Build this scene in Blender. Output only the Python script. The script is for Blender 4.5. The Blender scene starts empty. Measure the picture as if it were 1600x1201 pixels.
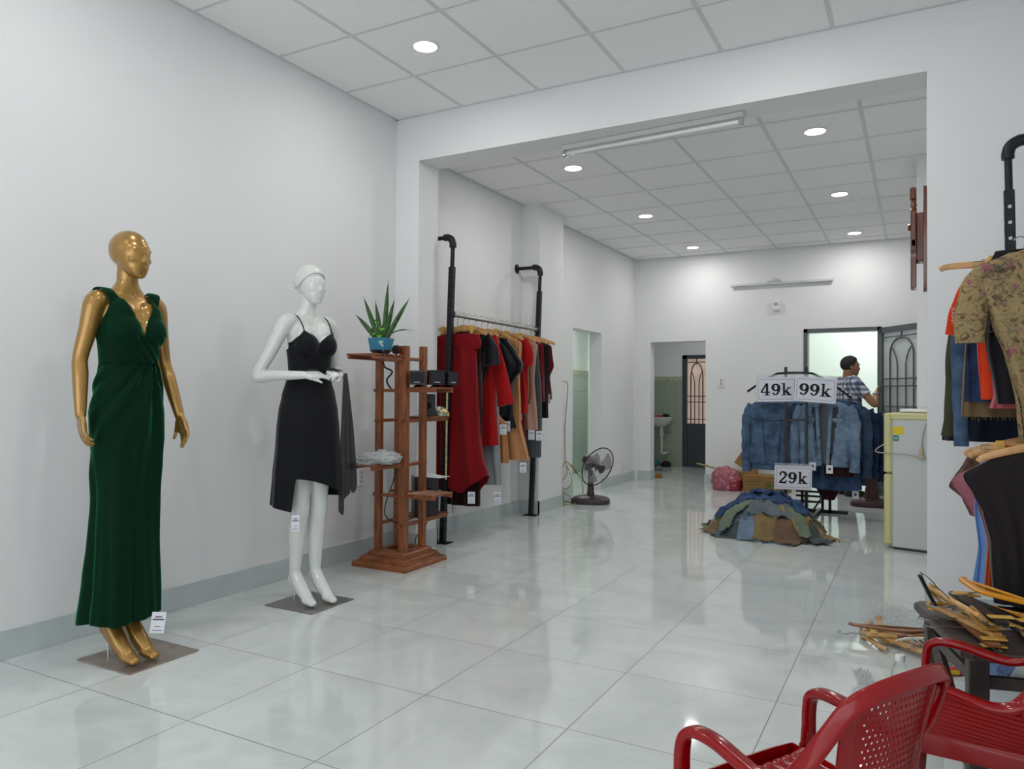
import bpy, bmesh, math, random
from math import sin, cos, pi, radians, sqrt, atan2, exp
from mathutils import Vector as V, Matrix, noise
random.seed(7)
S = bpy.context.scene
COL = S.collection

# ---------------------------------------------------------------- camera
cam_d = bpy.data.cameras.new('camera'); cam = bpy.data.objects.new('camera', cam_d); COL.objects.link(cam)
cam_d.sensor_width = 36.0; cam_d.lens = 1166.33 * 36.0 / 1600.0; cam_d.clip_start = 0.02; cam_d.clip_end = 200
_yaw, _pit, _rol = -0.4982, 0.0132, 0.0061
_fw = V((sin(_yaw)*cos(_pit), cos(_yaw)*cos(_pit), sin(_pit)))
_rt = V((cos(_yaw), -sin(_yaw), 0)); _up = _rt.cross(_fw)
_r2 = _rt*cos(_rol) + _up*sin(_rol); _u2 = -_rt*sin(_rol) + _up*cos(_rol)
m = Matrix.Identity(4)
for i in range(3):
    m[i][0] = _r2[i]; m[i][1] = _u2[i]; m[i][2] = -_fw[i]
m[0][3], m[1][3], m[2][3] = 3.4506, 0.0, 1.1506
cam.matrix_world = m
S.camera = cam

# ---------------------------------------------------------------- world (overcast daylight through the open shopfront)
w = bpy.data.worlds.new('world'); S.world = w; w.use_nodes = True
bg = w.node_tree.nodes['Background']; bg.inputs[0].default_value = (0.93, 0.96, 1.0, 1); bg.inputs[1].default_value = 2.1
S.view_settings.view_transform = 'Standard'; S.view_settings.look = 'None'
S.view_settings.exposure = 0.26; S.view_settings.gamma = 1.0; S.view_settings.use_curve_mapping = False
LAMP_W = 5.5

# ---------------------------------------------------------------- constants of the place
H1, H2 = 3.21, 2.998          # front and back ceilings
YB, YB2 = 4.5016, 4.755       # cross beam, front and back faces
ZB = 2.8765                   # underside of beam
XP, XR = 0.2069, 3.494        # pier inner faces
YW = 9.784                    # back wall
XF, XBK = 4.06, 3.80          # right walls, front / back room
XL = 0.045                    # left wall face of the back room
YF = -2.2                     # shopfront

def lin(c):
    return c/12.92 if c <= .04045 else ((c+.055)/1.055)**2.4
def hexc(h):
    h = h.lstrip('#'); return tuple(lin(int(h[i:i+2], 16)/255) for i in (0, 2, 4))
_M = {}
def mat(name, col, rough=.6, metal=0., spec=.5, coat=0., sheen=0., sheen_col=None, var=0., vscale=6., bump=0., bscale=60., trans=0., alpha=1., emis=0., ior=1.45, coat_rough=.05):
    if name in _M: return _M[name]
    m = bpy.data.materials.new(name); m.use_nodes = True; _M[name] = m
    nt = m.node_tree; b = nt.nodes['Principled BSDF']
    c = hexc(col) if isinstance(col, str) else col
    b.inputs['Base Color'].default_value = (*c, 1); b.inputs['Roughness'].default_value = rough
    b.inputs['Metallic'].default_value = metal; b.inputs['Specular IOR Level'].default_value = spec
    b.inputs['Coat Weight'].default_value = coat; b.inputs['Coat Roughness'].default_value = coat_rough
    b.inputs['IOR'].default_value = ior
    if sheen:
        b.inputs['Sheen Weight'].default_value = sheen; b.inputs['Sheen Roughness'].default_value = .35
        if sheen_col: b.inputs['Sheen Tint'].default_value = (*hexc(sheen_col), 1)
    if trans: b.inputs['Transmission Weight'].default_value = trans
    if alpha < 1: b.inputs['Alpha'].default_value = alpha
    if emis:
        b.inputs['Emission Color'].default_value = (*c, 1); b.inputs['Emission Strength'].default_value = emis
    if var or bump:
        tc = nt.nodes.new('ShaderNodeTexCoord')
    if var:
        n = nt.nodes.new('ShaderNodeTexNoise'); n.inputs['Scale'].default_value = vscale; n.inputs['Detail'].default_value = 5
        nt.links.new(tc.outputs['Object'], n.inputs['Vector'])
        r = nt.nodes.new('ShaderNodeValToRGB')
        r.color_ramp.elements[0].position = .3; r.color_ramp.elements[1].position = .7
        r.color_ramp.elements[0].color = (*[max(0, x*(1-var)) for x in c], 1)
        r.color_ramp.elements[1].color = (*[min(1, x*(1+var)) for x in c], 1)
        nt.links.new(n.outputs['Fac'], r.inputs['Fac']); nt.links.new(r.outputs['Color'], b.inputs['Base Color'])
    if bump:
        n2 = nt.nodes.new('ShaderNodeTexNoise'); n2.inputs['Scale'].default_value = bscale; n2.inputs['Detail'].default_value = 3
        nt.links.new(tc.outputs['Object'], n2.inputs['Vector'])
        bp = nt.nodes.new('ShaderNodeBump'); bp.inputs['Strength'].default_value = bump; bp.inputs['Distance'].default_value = .01
        nt.links.new(n2.outputs['Fac'], bp.inputs['Height']); nt.links.new(bp.outputs['Normal'], b.inputs['Normal'])
    return m

# ---------------------------------------------------------------- objects and labels
def tag(o, label=None, cat=None, group=None, kind=None):
    if label: o['label'] = label
    if cat: o['category'] = cat
    if group: o['group'] = group
    if kind: o['kind'] = kind
    return o
def thing(name, label, cat, loc=(0, 0, 0), rz=0., group=None, scale=1.):
    o = bpy.data.objects.new(name, None); o.empty_display_size = .05; COL.objects.link(o)
    o.location = loc; o.rotation_euler = (0, 0, rz); o.scale = (scale,)*3
    return tag(o, label, cat, group)
def copy_tree(o, parent=None, base=True):
    c = o.copy(); COL.objects.link(c)
    if not base: c.parent = parent
    for ch in list(o.children):
        copy_tree(ch, c, False)
    return c

class MB:
    """collects geometry that becomes ONE mesh"""
    def __init__(s): s.v = []; s.f = []; s.mi = []; s.cur = 0
    def add(s, vs, fs):
        o = len(s.v); s.v += [tuple(x) for x in vs]; s.f += [tuple(i+o for i in f) for f in fs]; s.mi += [s.cur]*len(fs); return s
    def box(s, lo, hi, M=None, ch=0.):
        x0, y0, z0 = lo; x1, y1, z1 = hi
        if ch <= 0:
            vs = [(x0,y0,z0),(x1,y0,z0),(x1,y1,z0),(x0,y1,z0),(x0,y0,z1),(x1,y0,z1),(x1,y1,z1),(x0,y1,z1)]
            fs = [(0,3,2,1),(4,5,6,7),(0,1,5,4),(1,2,6,5),(2,3,7,6),(3,0,4,7)]
        else:
            c = min(ch, (x1-x0)*.45, (y1-y0)*.45, (z1-z0)*.45)
            def ring(z, i):
                return [(x0+i+c*(1-i/c if c else 0)*0 + 0, 0, 0)]
            def oct_(z, d):
                a, b_, e, g = x0+d, x1-d, y0+d, y1-d; k = c
                return [(a+k,e,z),(b_-k,e,z),(b_,e+k,z),(b_,g-k,z),(b_-k,g,z),(a+k,g,z),(a,g-k,z),(a,e+k,z)]
            k2 = c*.6
            rings = [oct_(z0, k2), oct_(z0+k2, 0), oct_(z1-k2, 0), oct_(z1, k2)]
            return s.loft(rings, True, True, M)
        if M: vs = [M @ V(v) for v in vs]
        return s.add(vs, fs)
    def loft(s, rings, c0=True, c1=True, M=None, closed=True):
        n = len(rings[0]); vs = [V(p) for r in rings for p in r]; fs = []
        for i in range(len(rings)-1):
            for j in range(n if closed else n-1):
                a = i*n+j; b = i*n+(j+1) % n
                fs.append((a, b, b+n, a+n))
        if c0: fs.append(tuple(reversed(range(n))))
        if c1: fs.append(tuple((len(rings)-1)*n+j for j in range(n)))
        if M: vs = [M @ v for v in vs]
        return s.add(vs, fs)
    def lathe(s, prof, seg=32, M=None, c0=True, c1=True):
        rings = [[(r*cos(2*pi*j/seg), r*sin(2*pi*j/seg), z) for j in range(seg)] for r, z in prof]
        return s.loft(rings, c0, c1, M)
    def tube(s, pts, r, seg=8, caps=True, M=None, flat=None, up=None):
        """r: number or list. flat: (w,h) multipliers with up vector"""
        pts = [V(p) for p in pts]; n = len(pts)
        rr = r if isinstance(r, (list, tuple)) else [r]*n
        rings = []; side = None
        for i in range(n):
            t = (pts[min(i+1, n-1)] - pts[max(i-1, 0)])
            if t.length < 1e-9: t = V((0, 0, 1))
            t.normalize()
            if up is not None:
                u = V(up[i] if isinstance(up, list) else up); sd = t.cross(u)
                if sd.length < 1e-4: sd = side or V((1, 0, 0))
                sd.normalize()
            else:
                if side is None:
                    a = V((0, 0, 1)) if abs(t.z) < .9 else V((1, 0, 0)); sd = t.cross(a).normalized()
                else:
                    sd = side - t*side.dot(t)
                    sd = sd.normalized() if sd.length > 1e-6 else t.orthogonal().normalized()
            side = sd; nn = sd.cross(t)
            fw_, fh_ = (flat[i] if isinstance(flat, list) else flat) if flat else (1, 1)
            rings.append([pts[i] + sd*(cos(2*pi*j/seg)*rr[i]*fw_) + nn*(sin(2*pi*j/seg)*rr[i]*fh_) for j in range(seg)])
        return s.loft(rings, caps, caps, M)
    def band(s, pts, ws, hs, ups, M=None, p=4., seg=16):
        """sweep of a rounded-rectangle section"""
        pts = [V(q) for q in pts]; n = len(pts); rings = []; side = None
        for i in range(n):
            t = (pts[min(i+1, n-1)] - pts[max(i-1, 0)]).normalized()
            u = V(ups[i] if isinstance(ups, list) else ups); sd = t.cross(u)
            if sd.length < 1e-4: sd = side
            sd = sd.normalized(); side = sd; nn = sd.cross(t).normalized()
            w_ = ws[i] if isinstance(ws, (list, tuple)) else ws; h_ = hs[i] if isinstance(hs, (list, tuple)) else hs
            ring = []
            for j in range(seg):
                a = 2*pi*(j+.5)/seg; c, q = cos(a), sin(a)
                k = (abs(c)**p+abs(q)**p)**(-1/p)
                ring.append(pts[i] + sd*(c*k*w_/2) + nn*(q*k*h_/2))
            rings.append(ring)
        return s.loft(rings, True, True, M)
    def ell(s, c, r, M=None, seg=20, rg=12):
        rings = []
        for i in range(rg+1):
            a = pi*i/rg - pi/2; rr = max(cos(a), 1e-3)
            rings.append([(c[0]+r[0]*rr*cos(2*pi*j/seg), c[1]+r[1]*rr*sin(2*pi*j/seg), c[2]+r[2]*sin(a)) for j in range(seg)])
        return s.loft(rings, True, True, M)
    def cyl(s, a, b, r, seg=16, r2=None):
        return s.tube([a, b], [r, r if r2 is None else r2], seg)
    def torus(s, c, R, r, M=None, seg=48, sg=8):
        rings = []
        for i in range(seg):
            a = 2*pi*i/seg
            rings.append([(c[0]+(R+r*cos(2*pi*j/sg))*cos(a), c[1]+(R+r*cos(2*pi*j/sg))*sin(a), c[2]+r*sin(2*pi*j/sg)) for j in range(sg)])
        rings.append(rings[0]); return s.loft(rings, False, False, M)
    def prism(s, poly, t, M=None):
        """poly in xy, extruded z from 0 to t"""
        n = len(poly)
        vs = [(x, y, 0) for x, y in poly]+[(x, y, t) for x, y in poly]
        fs = [tuple(reversed(range(n))), tuple(range(n, 2*n))]+[(i, (i+1) % n, (i+1) % n+n, i+n) for i in range(n)]
        if M: vs = [M @ V(v) for v in vs]
        return s.add(vs, fs)
    def grid(s, fn, nu, nv, M=None, skip=None, th=0.):
        """sheet (u,v in 0..1); th>0 gives it thickness"""
        P_ = [[V(fn(i/nu, j/nv)) for j in range(nv+1)] for i in range(nu+1)]
        W = nv+1
        if th > 0:
            N_ = [[None]*(nv+1) for _ in range(nu+1)]
            for i in range(nu+1):
                for j in range(nv+1):
                    a = P_[min(i+1, nu)][j]-P_[max(i-1, 0)][j]; b = P_[i][min(j+1, nv)]-P_[i][max(j-1, 0)]
                    k = a.cross(b); N_[i][j] = k.normalized() if k.length > 1e-12 else V((0, 0, 1))
        vs = [P_[i][j] for i in range(nu+1) for j in range(nv+1)]
        ok = lambda i, j: 0 <= i < nu and 0 <= j < nv and not (skip and skip(i, j))
        fs = []; top = [(i, j) for i in range(nu) for j in range(nv) if ok(i, j)]
        for i, j in top: fs.append((i*W+j, (i+1)*W+j, (i+1)*W+j+1, i*W+j+1))
        if th > 0:
            o = len(vs); vs += [P_[i][j]-N_[i][j]*th for i in range(nu+1) for j in range(nv+1)]
            for i, j in top:
                a, b, c, d = i*W+j, (i+1)*W+j, (i+1)*W+j+1, i*W+j+1
                fs.append((o+a, o+d, o+c, o+b))
                if not ok(i, j-1): fs.append((a, o+a, o+b, b))
                if not ok(i, j+1): fs.append((c, o+c, o+d, d))
                if not ok(i-1, j): fs.append((d, o+d, o+a, a))
                if not ok(i+1, j): fs.append((b, o+b, o+c, c))
        if M: vs = [M @ v for v in vs]
        return s.add(vs, fs)
    def mesh(s, name):
        me = bpy.data.meshes.new(name); me.from_pydata([tuple(v) for v in s.v], [], s.f); me.update(); return me
    def build(s, name, m, parent=None, smooth=True, loc=None, rot=None, angle=40):
        me = s.mesh(name)
        for mm in (m if isinstance(m, (list, tuple)) else [m]): me.materials.append(mm)
        if isinstance(m, (list, tuple)): me.polygons.foreach_set('material_index', s.mi)
        if smooth:
            me.polygons.foreach_set('use_smooth', [True]*len(me.polygons))
            try: me.set_sharp_from_angle(angle=radians(angle))
            except Exception: pass
        me.update()
        o = bpy.data.objects.new(name, me); COL.objects.link(o)
        if parent: o.parent = parent
        if loc: o.location = loc
        if rot: o.rotation_euler = rot
        return o

def struct(o): o['kind'] = 'structure'; return o
def T(x=0, y=0, z=0, rx=0, ry=0, rz=0, s=1.):
    return Matrix.Translation((x, y, z)) @ Matrix.Rotation(rz, 4, 'Z') @ Matrix.Rotation(ry, 4, 'Y') @ Matrix.Rotation(rx, 4, 'X') @ Matrix.Scale(s, 4)
def lerp(a, b, t): return a+(b-a)*t
def prof_at(prof, z):
    """prof: list of tuples sorted by first value descending; smooth interpolation"""
    if z >= prof[0][0]: return prof[0][1:]
    for a, b in zip(prof, prof[1:]):
        if z >= b[0]:
            t = (a[0]-z)/max(a[0]-b[0], 1e-9); t = t*t*(3-2*t)*.5 + t*.5
            return tuple(lerp(p, q, t) for p, q in zip(a[1:], b[1:]))
    return prof[-1][1:]
def catmull(pts, k=6):
    pts = [V(p) for p in pts]; out = []
    for i in range(len(pts)-1):
        p0 = pts[max(i-1, 0)]; p1 = pts[i]; p2 = pts[i+1]; p3 = pts[min(i+2, len(pts)-1)]
        for j in range(k):
            t = j/k
            out.append(.5*((2*p1)+(-p0+p2)*t+(2*p0-5*p1+4*p2-p3)*t*t+(-p0+3*p1-3*p2+p3)*t**3))
    out.append(pts[-1]); return out
def solidify(o, t, off=0.):
    md = o.modifiers.new('thickness', 'SOLIDIFY'); md.thickness = t; md.offset = off; return o
def remesh(mb, name, m, parent, voxel, smooth=4, fac=.5):
    me = mb.mesh(name+'_tmp'); o = bpy.data.objects.new('tmp', me); COL.objects.link(o)
    r = o.modifiers.new('r', 'REMESH'); r.mode = 'VOXEL'; r.voxel_size = voxel; r.use_smooth_shade = True
    if smooth:
        s_ = o.modifiers.new('s', 'SMOOTH'); s_.iterations = smooth; s_.factor = fac
    dg = bpy.context.evaluated_depsgraph_get(); dg.update()
    me2 = bpy.data.meshes.new_from_object(o.evaluated_get(dg)); bpy.data.objects.remove(o); bpy.data.meshes.remove(me)
    me2.name = name; me2.materials.clear(); me2.materials.append(m)
    me2.polygons.foreach_set('use_smooth', [True]*len(me2.polygons))
    o2 = bpy.data.objects.new(name, me2); COL.objects.link(o2)
    if parent: o2.parent = parent
    return o2
def shell(src, name, m, parent, keep, off=.005, smooth=3, adj=None):
    """cloth that follows a body: its faces inside `keep`, pushed out along the normals"""
    bm = bmesh.new(); bm.from_mesh(src.data); bm.normal_update()
    bmesh.ops.delete(bm, geom=[f for f in bm.faces if not keep(f.calc_center_median())], context='FACES')
    for v in bm.verts: v.co += v.normal*off
    for _ in range(smooth): bmesh.ops.smooth_vert(bm, verts=bm.verts, factor=.5, use_axis_x=True, use_axis_y=True, use_axis_z=True)
    if adj:
        for v in bm.verts: v.co = adj(v.co.copy())
    me = bpy.data.meshes.new(name); bm.to_mesh(me); bm.free()
    me.materials.clear(); me.materials.append(m); me.polygons.foreach_set('use_smooth', [True]*len(me.polygons))
    o = bpy.data.objects.new(name, me); COL.objects.link(o); o.parent = parent
    solidify(o, .003, 1.)
    return o
# ================================================================ SETTING
def paint(name, col, rough=.55, spec=.3, var=.015):
    return mat(name, col, rough, spec=spec, var=var, vscale=1.3, bump=.03, bscale=180)
M_WALL = paint('wall_paint', '#e4e5e6')
M_WALLB = paint('wall_paint_back', '#e4e5e6')
M_CEIL = mat('ceiling_tile', '#f7f7f7', .95, spec=.1, bump=.35, bscale=260, var=.02, vscale=180)
M_TBAR = mat('ceiling_grid', '#d3d5d6', .5)
M_SKIRT = mat('skirting_tile', '#bcc6c7', .2, var=.06, vscale=5)

def floor_mat():
    m = bpy.data.materials.new('floor_tile'); m.use_nodes = True; nt = m.node_tree; L = nt.links; b = nt.nodes['Principled BSDF']
    g = nt.nodes.new('ShaderNodeNewGeometry'); sx = nt.nodes.new('ShaderNodeSeparateXYZ'); L.new(g.outputs['Position'], sx.inputs[0])
    def mth(op, a, b_=None, c=None):
        n = nt.nodes.new('ShaderNodeMath'); n.operation = op
        for i, x in enumerate((a, b_, c)):
            if x is None: continue
            if isinstance(x, (int, float)): n.inputs[i].default_value = x
            else: L.new(x, n.inputs[i])
        return n.outputs[0]
    s = .5939; masks = []; cells = []
    for ax, o in ((0, 1.1998), (1, 2.3661)):
        u = mth('DIVIDE', mth('SUBTRACT', sx.outputs[ax], o-20*s), s)
        fr = mth('FRACT', u); cells.append(mth('FLOOR', u))
        d = mth('MINIMUM', fr, mth('SUBTRACT', 1.0, fr)); masks.append(mth('LESS_THAN', d, .0030))
    gr = mth('MAXIMUM', masks[0], masks[1])
    cv = nt.nodes.new('ShaderNodeCombineXYZ'); L.new(cells[0], cv.inputs[0]); L.new(cells[1], cv.inputs[1])
    wn = nt.nodes.new('ShaderNodeTexWhiteNoise'); wn.noise_dimensions = '2D'; L.new(cv.outputs[0], wn.inputs['Vector'])
    va = nt.nodes.new('ShaderNodeVectorMath'); va.operation = 'MULTIPLY_ADD'
    L.new(wn.outputs['Color'], va.inputs[0]); va.inputs[1].default_value = (9, 9, 9)
    L.new(g.outputs['Position'], va.inputs[2])
    n1 = nt.nodes.new('ShaderNodeTexNoise'); n1.inputs['Scale'].default_value = 2.2; n1.inputs['Detail'].default_value = 6; n1.inputs['Roughness'].default_value = .6; n1.inputs['Distortion'].default_value = 1.4
    L.new(va.outputs[0], n1.inputs['Vector'])
    r = nt.nodes.new('ShaderNodeValToRGB'); e = r.color_ramp.elements
    e[0].position = .3; e[0].color = (*hexc('#c4cbca'), 1); e[1].position = .62; e[1].color = (*hexc('#d3d9d7'), 1)
    L.new(n1.outputs['Fac'], r.inputs['Fac'])
    mx = nt.nodes.new('ShaderNodeMix'); mx.data_type = 'RGBA'; L.new(gr, mx.inputs['Factor']); L.new(r.outputs['Color'], mx.inputs['A']); mx.inputs['B'].default_value = (*hexc('#73787a'), 1)
    L.new(mx.outputs['Result'], b.inputs['Base Color'])
    rg = mth('MULTIPLY_ADD', gr, .4, .055); L.new(rg, b.inputs['Roughness'])
    b.inputs['IOR'].default_value = 1.62
    n2 = nt.nodes.new('ShaderNodeTexNoise'); n2.inputs['Scale'].default_value = 3.0; n2.inputs['Detail'].default_value = 2; L.new(va.outputs[0], n2.inputs['Vector'])
    bp = nt.nodes.new('ShaderNodeBump'); bp.inputs['Strength'].default_value = .018; bp.inputs['Distance'].default_value = .05
    L.new(n2.outputs['Fac'], bp.inputs['Height']); L.new(bp.outputs['Normal'], b.inputs['Normal'])
    return m
M_FLOOR = floor_mat()
struct(MB().box((-1.6, YF-1.0, -.1), (4.3, 12.6, 0)).build('floor', M_FLOOR, smooth=False))

def wallboxes(name, boxes, m=None):
    b = MB()
    for lo, hi in boxes: b.box(lo, hi)
    return struct(b.build(name, m or M_WALL, smooth=False))
# front room
wallboxes('wall_left', [((-.12, YF, 0), (0, YB, H1+.1))])
wallboxes('wall_right', [((XF, YF, 0), (XF+.12, YB, H1+.1))])
# cross wall between the rooms: two piers and a beam
wallboxes('wall_cross', [((-.12, YB, 0), (XP, YB2, H1+.1)), ((XR, YB, 0), (XF+.12, YB2, H1+.1)), ((XP, YB, ZB), (XR, YB2, H1+.1))])
# shopfront header
wallboxes('wall_front', [((-.12, YF-.15, 2.75), (XF+.12, YF, H1+.1))])
# back room, left wall with a doorway (y 7.69..8.55)
DL0, DL1, DLH = 7.69, 8.555, 1.905
wallboxes('wall_left_back', [((-.115, YB2, 0), (XL, DL0, H2+.1)), ((-.115, DL1, 0), (XL, YW, H2+.1)), ((-.115, DL0, DLH), (XL, DL1, H2+.1)),
                        ((XL, 6.458, 0), (.235, 7.005, H2+.05))], M_WALLB)
wallboxes('wall_right_back', [((XBK, YB2, 0), (XBK+.12, YW, H2+.1)), ((3.444, 6.593, 0), (XBK, 7.10, H2+.05))], M_WALLB)
# back wall with two doorways
BA0, BA1, BAH = .264, 1.010, 1.868
D20, D21, D2H = 2.215, 3.075, 1.975
wallboxes('wall_back', [((-.115, YW, 0), (BA0, YW+.17, H2+.1)), ((BA1, YW, 0), (D20, YW+.17, H2+.1)), ((D21, YW, 0), (XBK+.12, YW+.17, H2+.1)),
                       ((BA0, YW, BAH), (BA1, YW+.17, H2+.1)), ((D20, YW, D2H), (D21, YW+.17, H2+.1)),
                       ((XL, YW-.035, 0), (XL+.05, YW, H2+.05))], M_WALLB)
# ceilings with their T-bar grids
struct(MB().box((-.1, YF, H1), (XF+.1, YB+.05, H1+.06)).build('ceiling', M_CEIL, smooth=False))
struct(MB().box((-.1, YB2-.05, H2), (XBK+.1, YW+.1, H2+.06)).build('ceiling', M_CEIL, smooth=False))
def tbars(n, x0, y0, st, xa, xb, ya, yb, z):
    b = MB(); e = .012
    x = x0
    while x-st > xa: x -= st
    while x < xb: b.box((x-e, ya, z-.003), (x+e, yb, z+.001)); x += st
    y = y0
    while y-st > ya: y -= st
    while y < yb: b.box((xa, y-e*.8, z-.0035), (xb, y+e*.8, z+.001)); y += st
    b.box((xa, ya, z-.004), (xa+.02, yb, z+.001)); b.box((xb-.02, ya, z-.004), (xb, yb, z+.001)); b.box((xa, yb-.02, z-.004), (xb, yb, z+.001))
    return struct(b.build('trim_%d' % n, M_TBAR, smooth=False))
TC = .612
tbars(1, .5843, 3.9148, TC, 0, XF, YF, YB, H1)
tbars(2, .6809, 5.2438, TC, XL, XBK, YB2, YW, H2)
# skirtings
HB = .1237
def skirt(name, boxes):
    b = MB()
    for lo, hi in boxes: b.box(lo, hi)
    return struct(b.build(name, M_SKIRT, smooth=False))
e = .012
skirt('baseboard_left', [((0, YF, 0), (e, YB, HB)), ((0, YB-e, 0), (XP+e, YB, HB)), ((XP, YB, 0), (XP+e, YB2+e, HB)), ((XL, YB2, 0), (XP+e, YB2+e, HB)),
      ((XL, YB2, 0), (XL+e, 6.458, HB)), ((XL, 6.458-e, 0), (.235+e, 6.458, HB)), ((.235, 6.458-e, 0), (.235+e, 7.005+e, HB)), ((XL, 7.005, 0), (.235+e, 7.005+e, HB)),
      ((XL, 7.0, 0), (XL+e, DL0, HB)), ((XL, DL1, 0), (XL+e, YW, HB))])
skirt('baseboard_back', [((XL, YW-e, 0), (BA0, YW, HB)), ((BA0, YW-e, 0), (BA0+e, YW+.17, HB)), ((BA1-e, YW-e, 0), (BA1, YW+.17, HB)), ((BA1, YW-e, 0), (D20-.05, YW, HB)), ((D21+.05, YW-e, 0), (XBK, YW, HB))])
skirt('baseboard_right', [((XF-e, YF, 0), (XF, YB, HB)), ((XR-e, YB-e, 0), (XF, YB, HB)), ((XR-e, YB, 0), (XR, YB2, HB)), ((XBK-e, YB2, 0), (XBK, YW, HB))])

# ---------------- bathroom seen through the left doorway, kitchen behind the first back doorway, bright room behind the second
def tilemat(name, col, col2, sx_, sz_, axis):
    m = bpy.data.materials.new(name); m.use_nodes = True; nt = m.node_tree; L = nt.links; b = nt.nodes['Principled BSDF']
    g = nt.nodes.new('ShaderNodeNewGeometry'); sp = nt.nodes.new('ShaderNodeSeparateXYZ'); L.new(g.outputs['Position'], sp.inputs[0])
    cb = nt.nodes.new('ShaderNodeCombineXYZ'); L.new(sp.outputs[axis], cb.inputs[0]); L.new(sp.outputs[2], cb.inputs[1])
    br = nt.nodes.new('ShaderNodeTexBrick'); br.offset = 0; br.inputs['Scale'].default_value = 1; br.inputs['Brick Width'].default_value = sx_; br.inputs['Row Height'].default_value = sz_
    br.inputs['Mortar Size'].default_value = .002; br.inputs['Color1'].default_value = (*hexc(col), 1); br.inputs['Color2'].default_value = (*hexc(col), 1); br.inputs['Mortar'].default_value = (*hexc('#7f8a80'), 1)
    L.new(cb.outputs[0], br.inputs['Vector'])
    mp = nt.nodes.new('ShaderNodeMapping'); mp.inputs['Scale'].default_value = (28, 28, 1.5); L.new(g.outputs['Position'], mp.inputs['Vector'])
    n = nt.nodes.new('ShaderNodeTexNoise'); n.inputs['Scale'].default_value = 1; L.new(mp.outputs[0], n.inputs['Vector'])
    mx = nt.nodes.new('ShaderNodeMix'); mx.data_type = 'RGBA'; mx.blend_type = 'MULTIPLY'; mx.inputs['Factor'].default_value = .25
    L.new(br.outputs['Color'], mx.inputs['A']); L.new(n.outputs['Fac'], mx.inputs['B']); L.new(mx.outputs['Result'], b.inputs['Base Color'])
    b.inputs['Roughness'].default_value = .25
    return m
M_TILEK = tilemat('green_wall_tile_kitchen', '#a5b29c', '#9aa892', .5, .4, 0)
M_TILEB = tilemat('green_wall_tile_bath', '#b4c6b6', '#a9bbab', .5, .4, 1)
M_BORDER = mat('tile_border', '#aeb39b', .3, var=.35, vscale=38)
M_PALE = paint('pale_paint', '#e4ece6')
# bathroom
wallboxes('wall_bathroom', [((-1.12, 7.2, 0), (-1.0, 11.0, 2.6))], M_PALE)
wallboxes('wall_bathroom_side', [((-1.0, 7.2, 0), (-.115, 7.3, 2.6)), ((-1.0, 10.6, 0), (-.56, 10.7, 2.6))], M_PALE)
b = MB().box((-1.0, 7.3, 0), (-.99, 10.6, 1.43)); struct(b.build('trim_3', M_TILEB, smooth=False))
b = MB().box((-1.0, 7.3, 1.43), (-.985, 10.6, 1.515)); struct(b.build('trim_4', M_BORDER, smooth=False))
# kitchen
YK = 11.95
wallboxes('wall_kitchen', [((-.56, YK, 0), (.105, YK+.1, 2.6)), ((-.56, 9.954, 0), (-.48, YK, 2.6)), ((-.56, 9.954, 0), (-.115, 10.0, 2.6)), ((.105, YK, 1.80), (1.75, YK+.1, 2.6)), ((.945, YK, 0), (1.75, YK+.1, 1.80)), ((1.65, 9.954, 0), (1.75, YK, 2.6))], M_WALLB)
struct(MB().box((-.48, YK-.01, 0), (.09, YK, 1.39)).build('trim_5', M_TILEK, smooth=False))
struct(MB().box((-.48, YK-.015, 1.39), (.09, YK, 1.455)).build('trim_6', M_BORDER, smooth=False))
struct(MB().box((-1.1, 9.954, 2.45), (1.75, YK+.1, 2.5)).build('ceiling', M_CEIL, smooth=False))
struct(MB().box((-1.1, 7.2, 2.45), (-.115, 10.7, 2.5)).build('ceiling', M_CEIL, smooth=False))
# bright room behind the grey framed door
wallboxes('wall_room', [((1.80, 11.6, 0), (4.3, 11.7, 2.9)), ((4.2, 9.954, 0), (4.3, 11.6, 2.9)), ((1.75, 9.954, 0), (1.80, 11.7, 2.9))], M_PALE)
struct(MB().box((1.75, 9.954, 2.9), (4.3, 11.7, 2.95)).build('ceiling', mat('white_ceiling', '#e8ece8', .9), smooth=False))

def area(name, loc, rot, size, power, col=(1, 1, 1), parent=None, shape='SQUARE', size_y=None):
    l = bpy.data.lights.new(name, 'AREA'); l.energy = power; l.color = col; l.shape = shape; l.size = size
    if size_y: l.size_y = size_y
    o = bpy.data.objects.new(name, l); COL.objects.link(o); o.location = loc; o.rotation_euler = rot
    if parent: o.parent = parent
    return o
M_LED = mat('lit_led_disc', (1, .99, .96), .5, emis=9.)
M_WPL = mat('white_plastic', '#e3e4e2', .35)
def downlight(x, y, z, label, power, nm=None):
    t = thing('ceiling_light', label, 'ceiling light', (x, y, z), 0, 'recessed ceiling lights')
    MB().lathe([(.066, -.0005), (.078, -.0005), (.080, -.006), (.074, -.009), (.066, -.006)], 40, c0=False, c1=False).build('trim_ring', M_WPL, t)
    MB().lathe([(.0666, -.0052), (.0666, -.0075), (.001, -.0078)], 40).build('diffuser', M_LED, t)
    area('lamp', (0, 0, -.012), (0, 0, 0), .12, power, (1, .985, .95), t, 'DISK')
    return t
xs_ = (.987, 2.823); ys_ = (5.55, 7.386, 9.222)
names = {(0, 0): 'lit round ceiling light in the back room, left row, nearest the beam', (0, 1): 'lit round ceiling light, middle of the left row in the back room', (0, 2): 'lit round ceiling light, left row, closest to the far wall',
         (1, 0): 'lit round ceiling light in the back room, right row, nearest the beam', (1, 1): 'lit round ceiling light, middle of the right row in the back room', (1, 2): 'lit round ceiling light, right row, closest to the far wall'}
for i, x in enumerate(xs_):
    for j, y in enumerate(ys_): downlight(x, y, H2, names[(i, j)], LAMP_W)
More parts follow.
